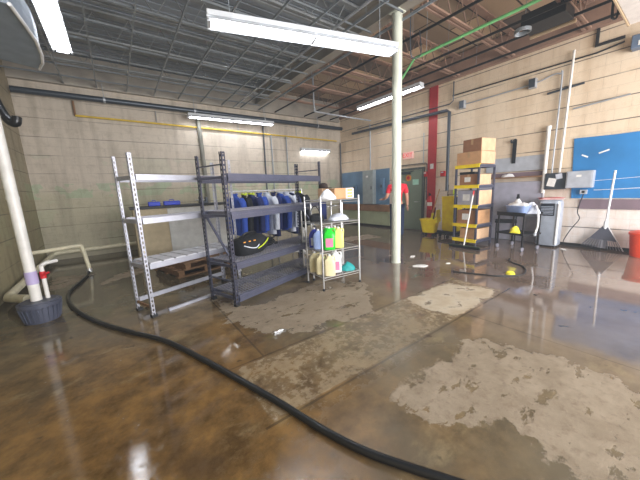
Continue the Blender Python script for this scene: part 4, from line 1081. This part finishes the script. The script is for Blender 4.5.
# hands: palm and five fingers
def hand(c, d, side, up):
    c, d, side = Vector(c), Vector(d).normalized(), Vector(side).normalized(); nrm = d.cross(side).normalized()*up
    ch = [(*c,.023),(*(c+d*.05),.03),(*(c+d*.085),.028)]; ed = [(0,1),(1,2)]
    for k, (off, L) in enumerate(((-.028,.062),(-.01,.074),(.01,.07),(.027,.055))):
        b0 = c+d*.085+side*off; i = len(ch)
        ch += [(*b0,.0095),(*(b0+d*L*.5+nrm*.008),.009),(*(b0+d*L*.8+nrm*.025),.008)]; ed += [(2,i),(i,i+1),(i+1,i+2)]
    b0 = c+d*.03-side*.028; i = len(ch)
    ch += [(*b0,.011),(*(b0+d*.03-side*.025+nrm*.01),.0105),(*(b0+d*.055-side*.032+nrm*.02),.009)]; ed += [(1,i),(i,i+1),(i+1,i+2)]
    return skin_mesh('hand', ch, ed, 'skin', PR, 1)
hand((.255,.05,.84),(.02,.12,-1),(0,1,.1),1)
hand((-.31,.2,1.0),(-.5,.85,.05),(.85,.5,0),1)
# shirt with short sleeves
sh = [(0,0,.84,.13),(0,0,1.0,.118),(0,0,1.15,.132),(0,-.01,1.3,.128),(0,-.01,1.385,.07),(.18,-.01,1.31,.074),(.222,-.01,1.12,.062),(-.18,-.01,1.31,.074),(-.235,.025,1.13,.062)]
skin_mesh('t_shirt', sh, [(0,1),(1,2),(2,3),(3,4),(3,5),(5,6),(3,7),(7,8)], 'red_shirt', PR)
je = [(0,0,.87,.125),(.09,0,.8,.1),(.1,.01,.46,.078),(.1,-.02,.08,.062),(-.09,0,.8,.1),(-.1,.01,.46,.078),(-.1,-.02,.08,.062)]
skin_mesh('jeans', je, [(0,1),(1,2),(2,3),(0,4),(4,5),(5,6)], 'denim', PR)
for s in (-1, 1):
    build('shoe', MB().loft([(0,.05,.135,s*.1,.04),(.03,.052,.138,s*.1,.04),(.06,.048,.12,s*.1,.03),(.09,.044,.07,s*.1,-.01),(.11,.04,.05,s*.1,-.02)], 20, 2.5), 'shoe', PR, smooth=True)

# ------------------------------------------------------------------ light
def area(name, loc, rot, sx, sy, e, col=(1,1,1)):
    l = bpy.data.lights.new(name, 'AREA'); l.shape = 'RECTANGLE'; l.size = sx; l.size_y = sy; l.energy = e; l.color = col
    o = bpy.data.objects.new(name, l); COL.objects.link(o); o.location = loc; o.rotation_euler = rot; return o
# daylight through the open loading door behind the camera
area('daylight', (3.6, YF-.1, 1.7), (radians(90), 0, 0), 6.0, 3.4, 800, (.97, .98, 1))
w = bpy.data.worlds.new('world'); SC.world = w; w.use_nodes = True
w.node_tree.nodes['Background'].inputs[0].default_value = (.8, .88, 1, 1); w.node_tree.nodes['Background'].inputs[1].default_value = 1.0
wn = w.node_tree.nodes; vs = wn.new('ShaderNodeVolumeScatter'); vs.inputs['Color'].default_value = (.8, .9, 1, 1); vs.inputs['Density'].default_value = .007
w.node_tree.links.new(vs.outputs[0], wn['World Output'].inputs['Volume'])

# ------------------------------------------------------------------ camera
cd = bpy.data.cameras.new('camera'); cam = bpy.data.objects.new('camera', cd); COL.objects.link(cam); SC.camera = cam
cd.sensor_width = 36; cd.lens = 276.9*36/640; cd.clip_start = .02
Rr = Vector((0.80658319, -0.58958823, -0.04253559)); Dn = Vector((-0.13803438, -0.11789127, -0.98338607)); Fw = Vector((0.57477827, 0.79905405, -0.17647257))
mt = Matrix(((Rr.x, -Dn.x, -Fw.x, 0), (Rr.y, -Dn.y, -Fw.y, 0), (Rr.z, -Dn.z, -Fw.z, 1.3), (0, 0, 0, 1)))
cam.matrix_world = mt

SC.view_settings.view_transform = 'Standard'; SC.view_settings.look = 'None'; SC.view_settings.exposure = .3; SC.view_settings.gamma = 1
SC.view_settings.use_curve_mapping = False
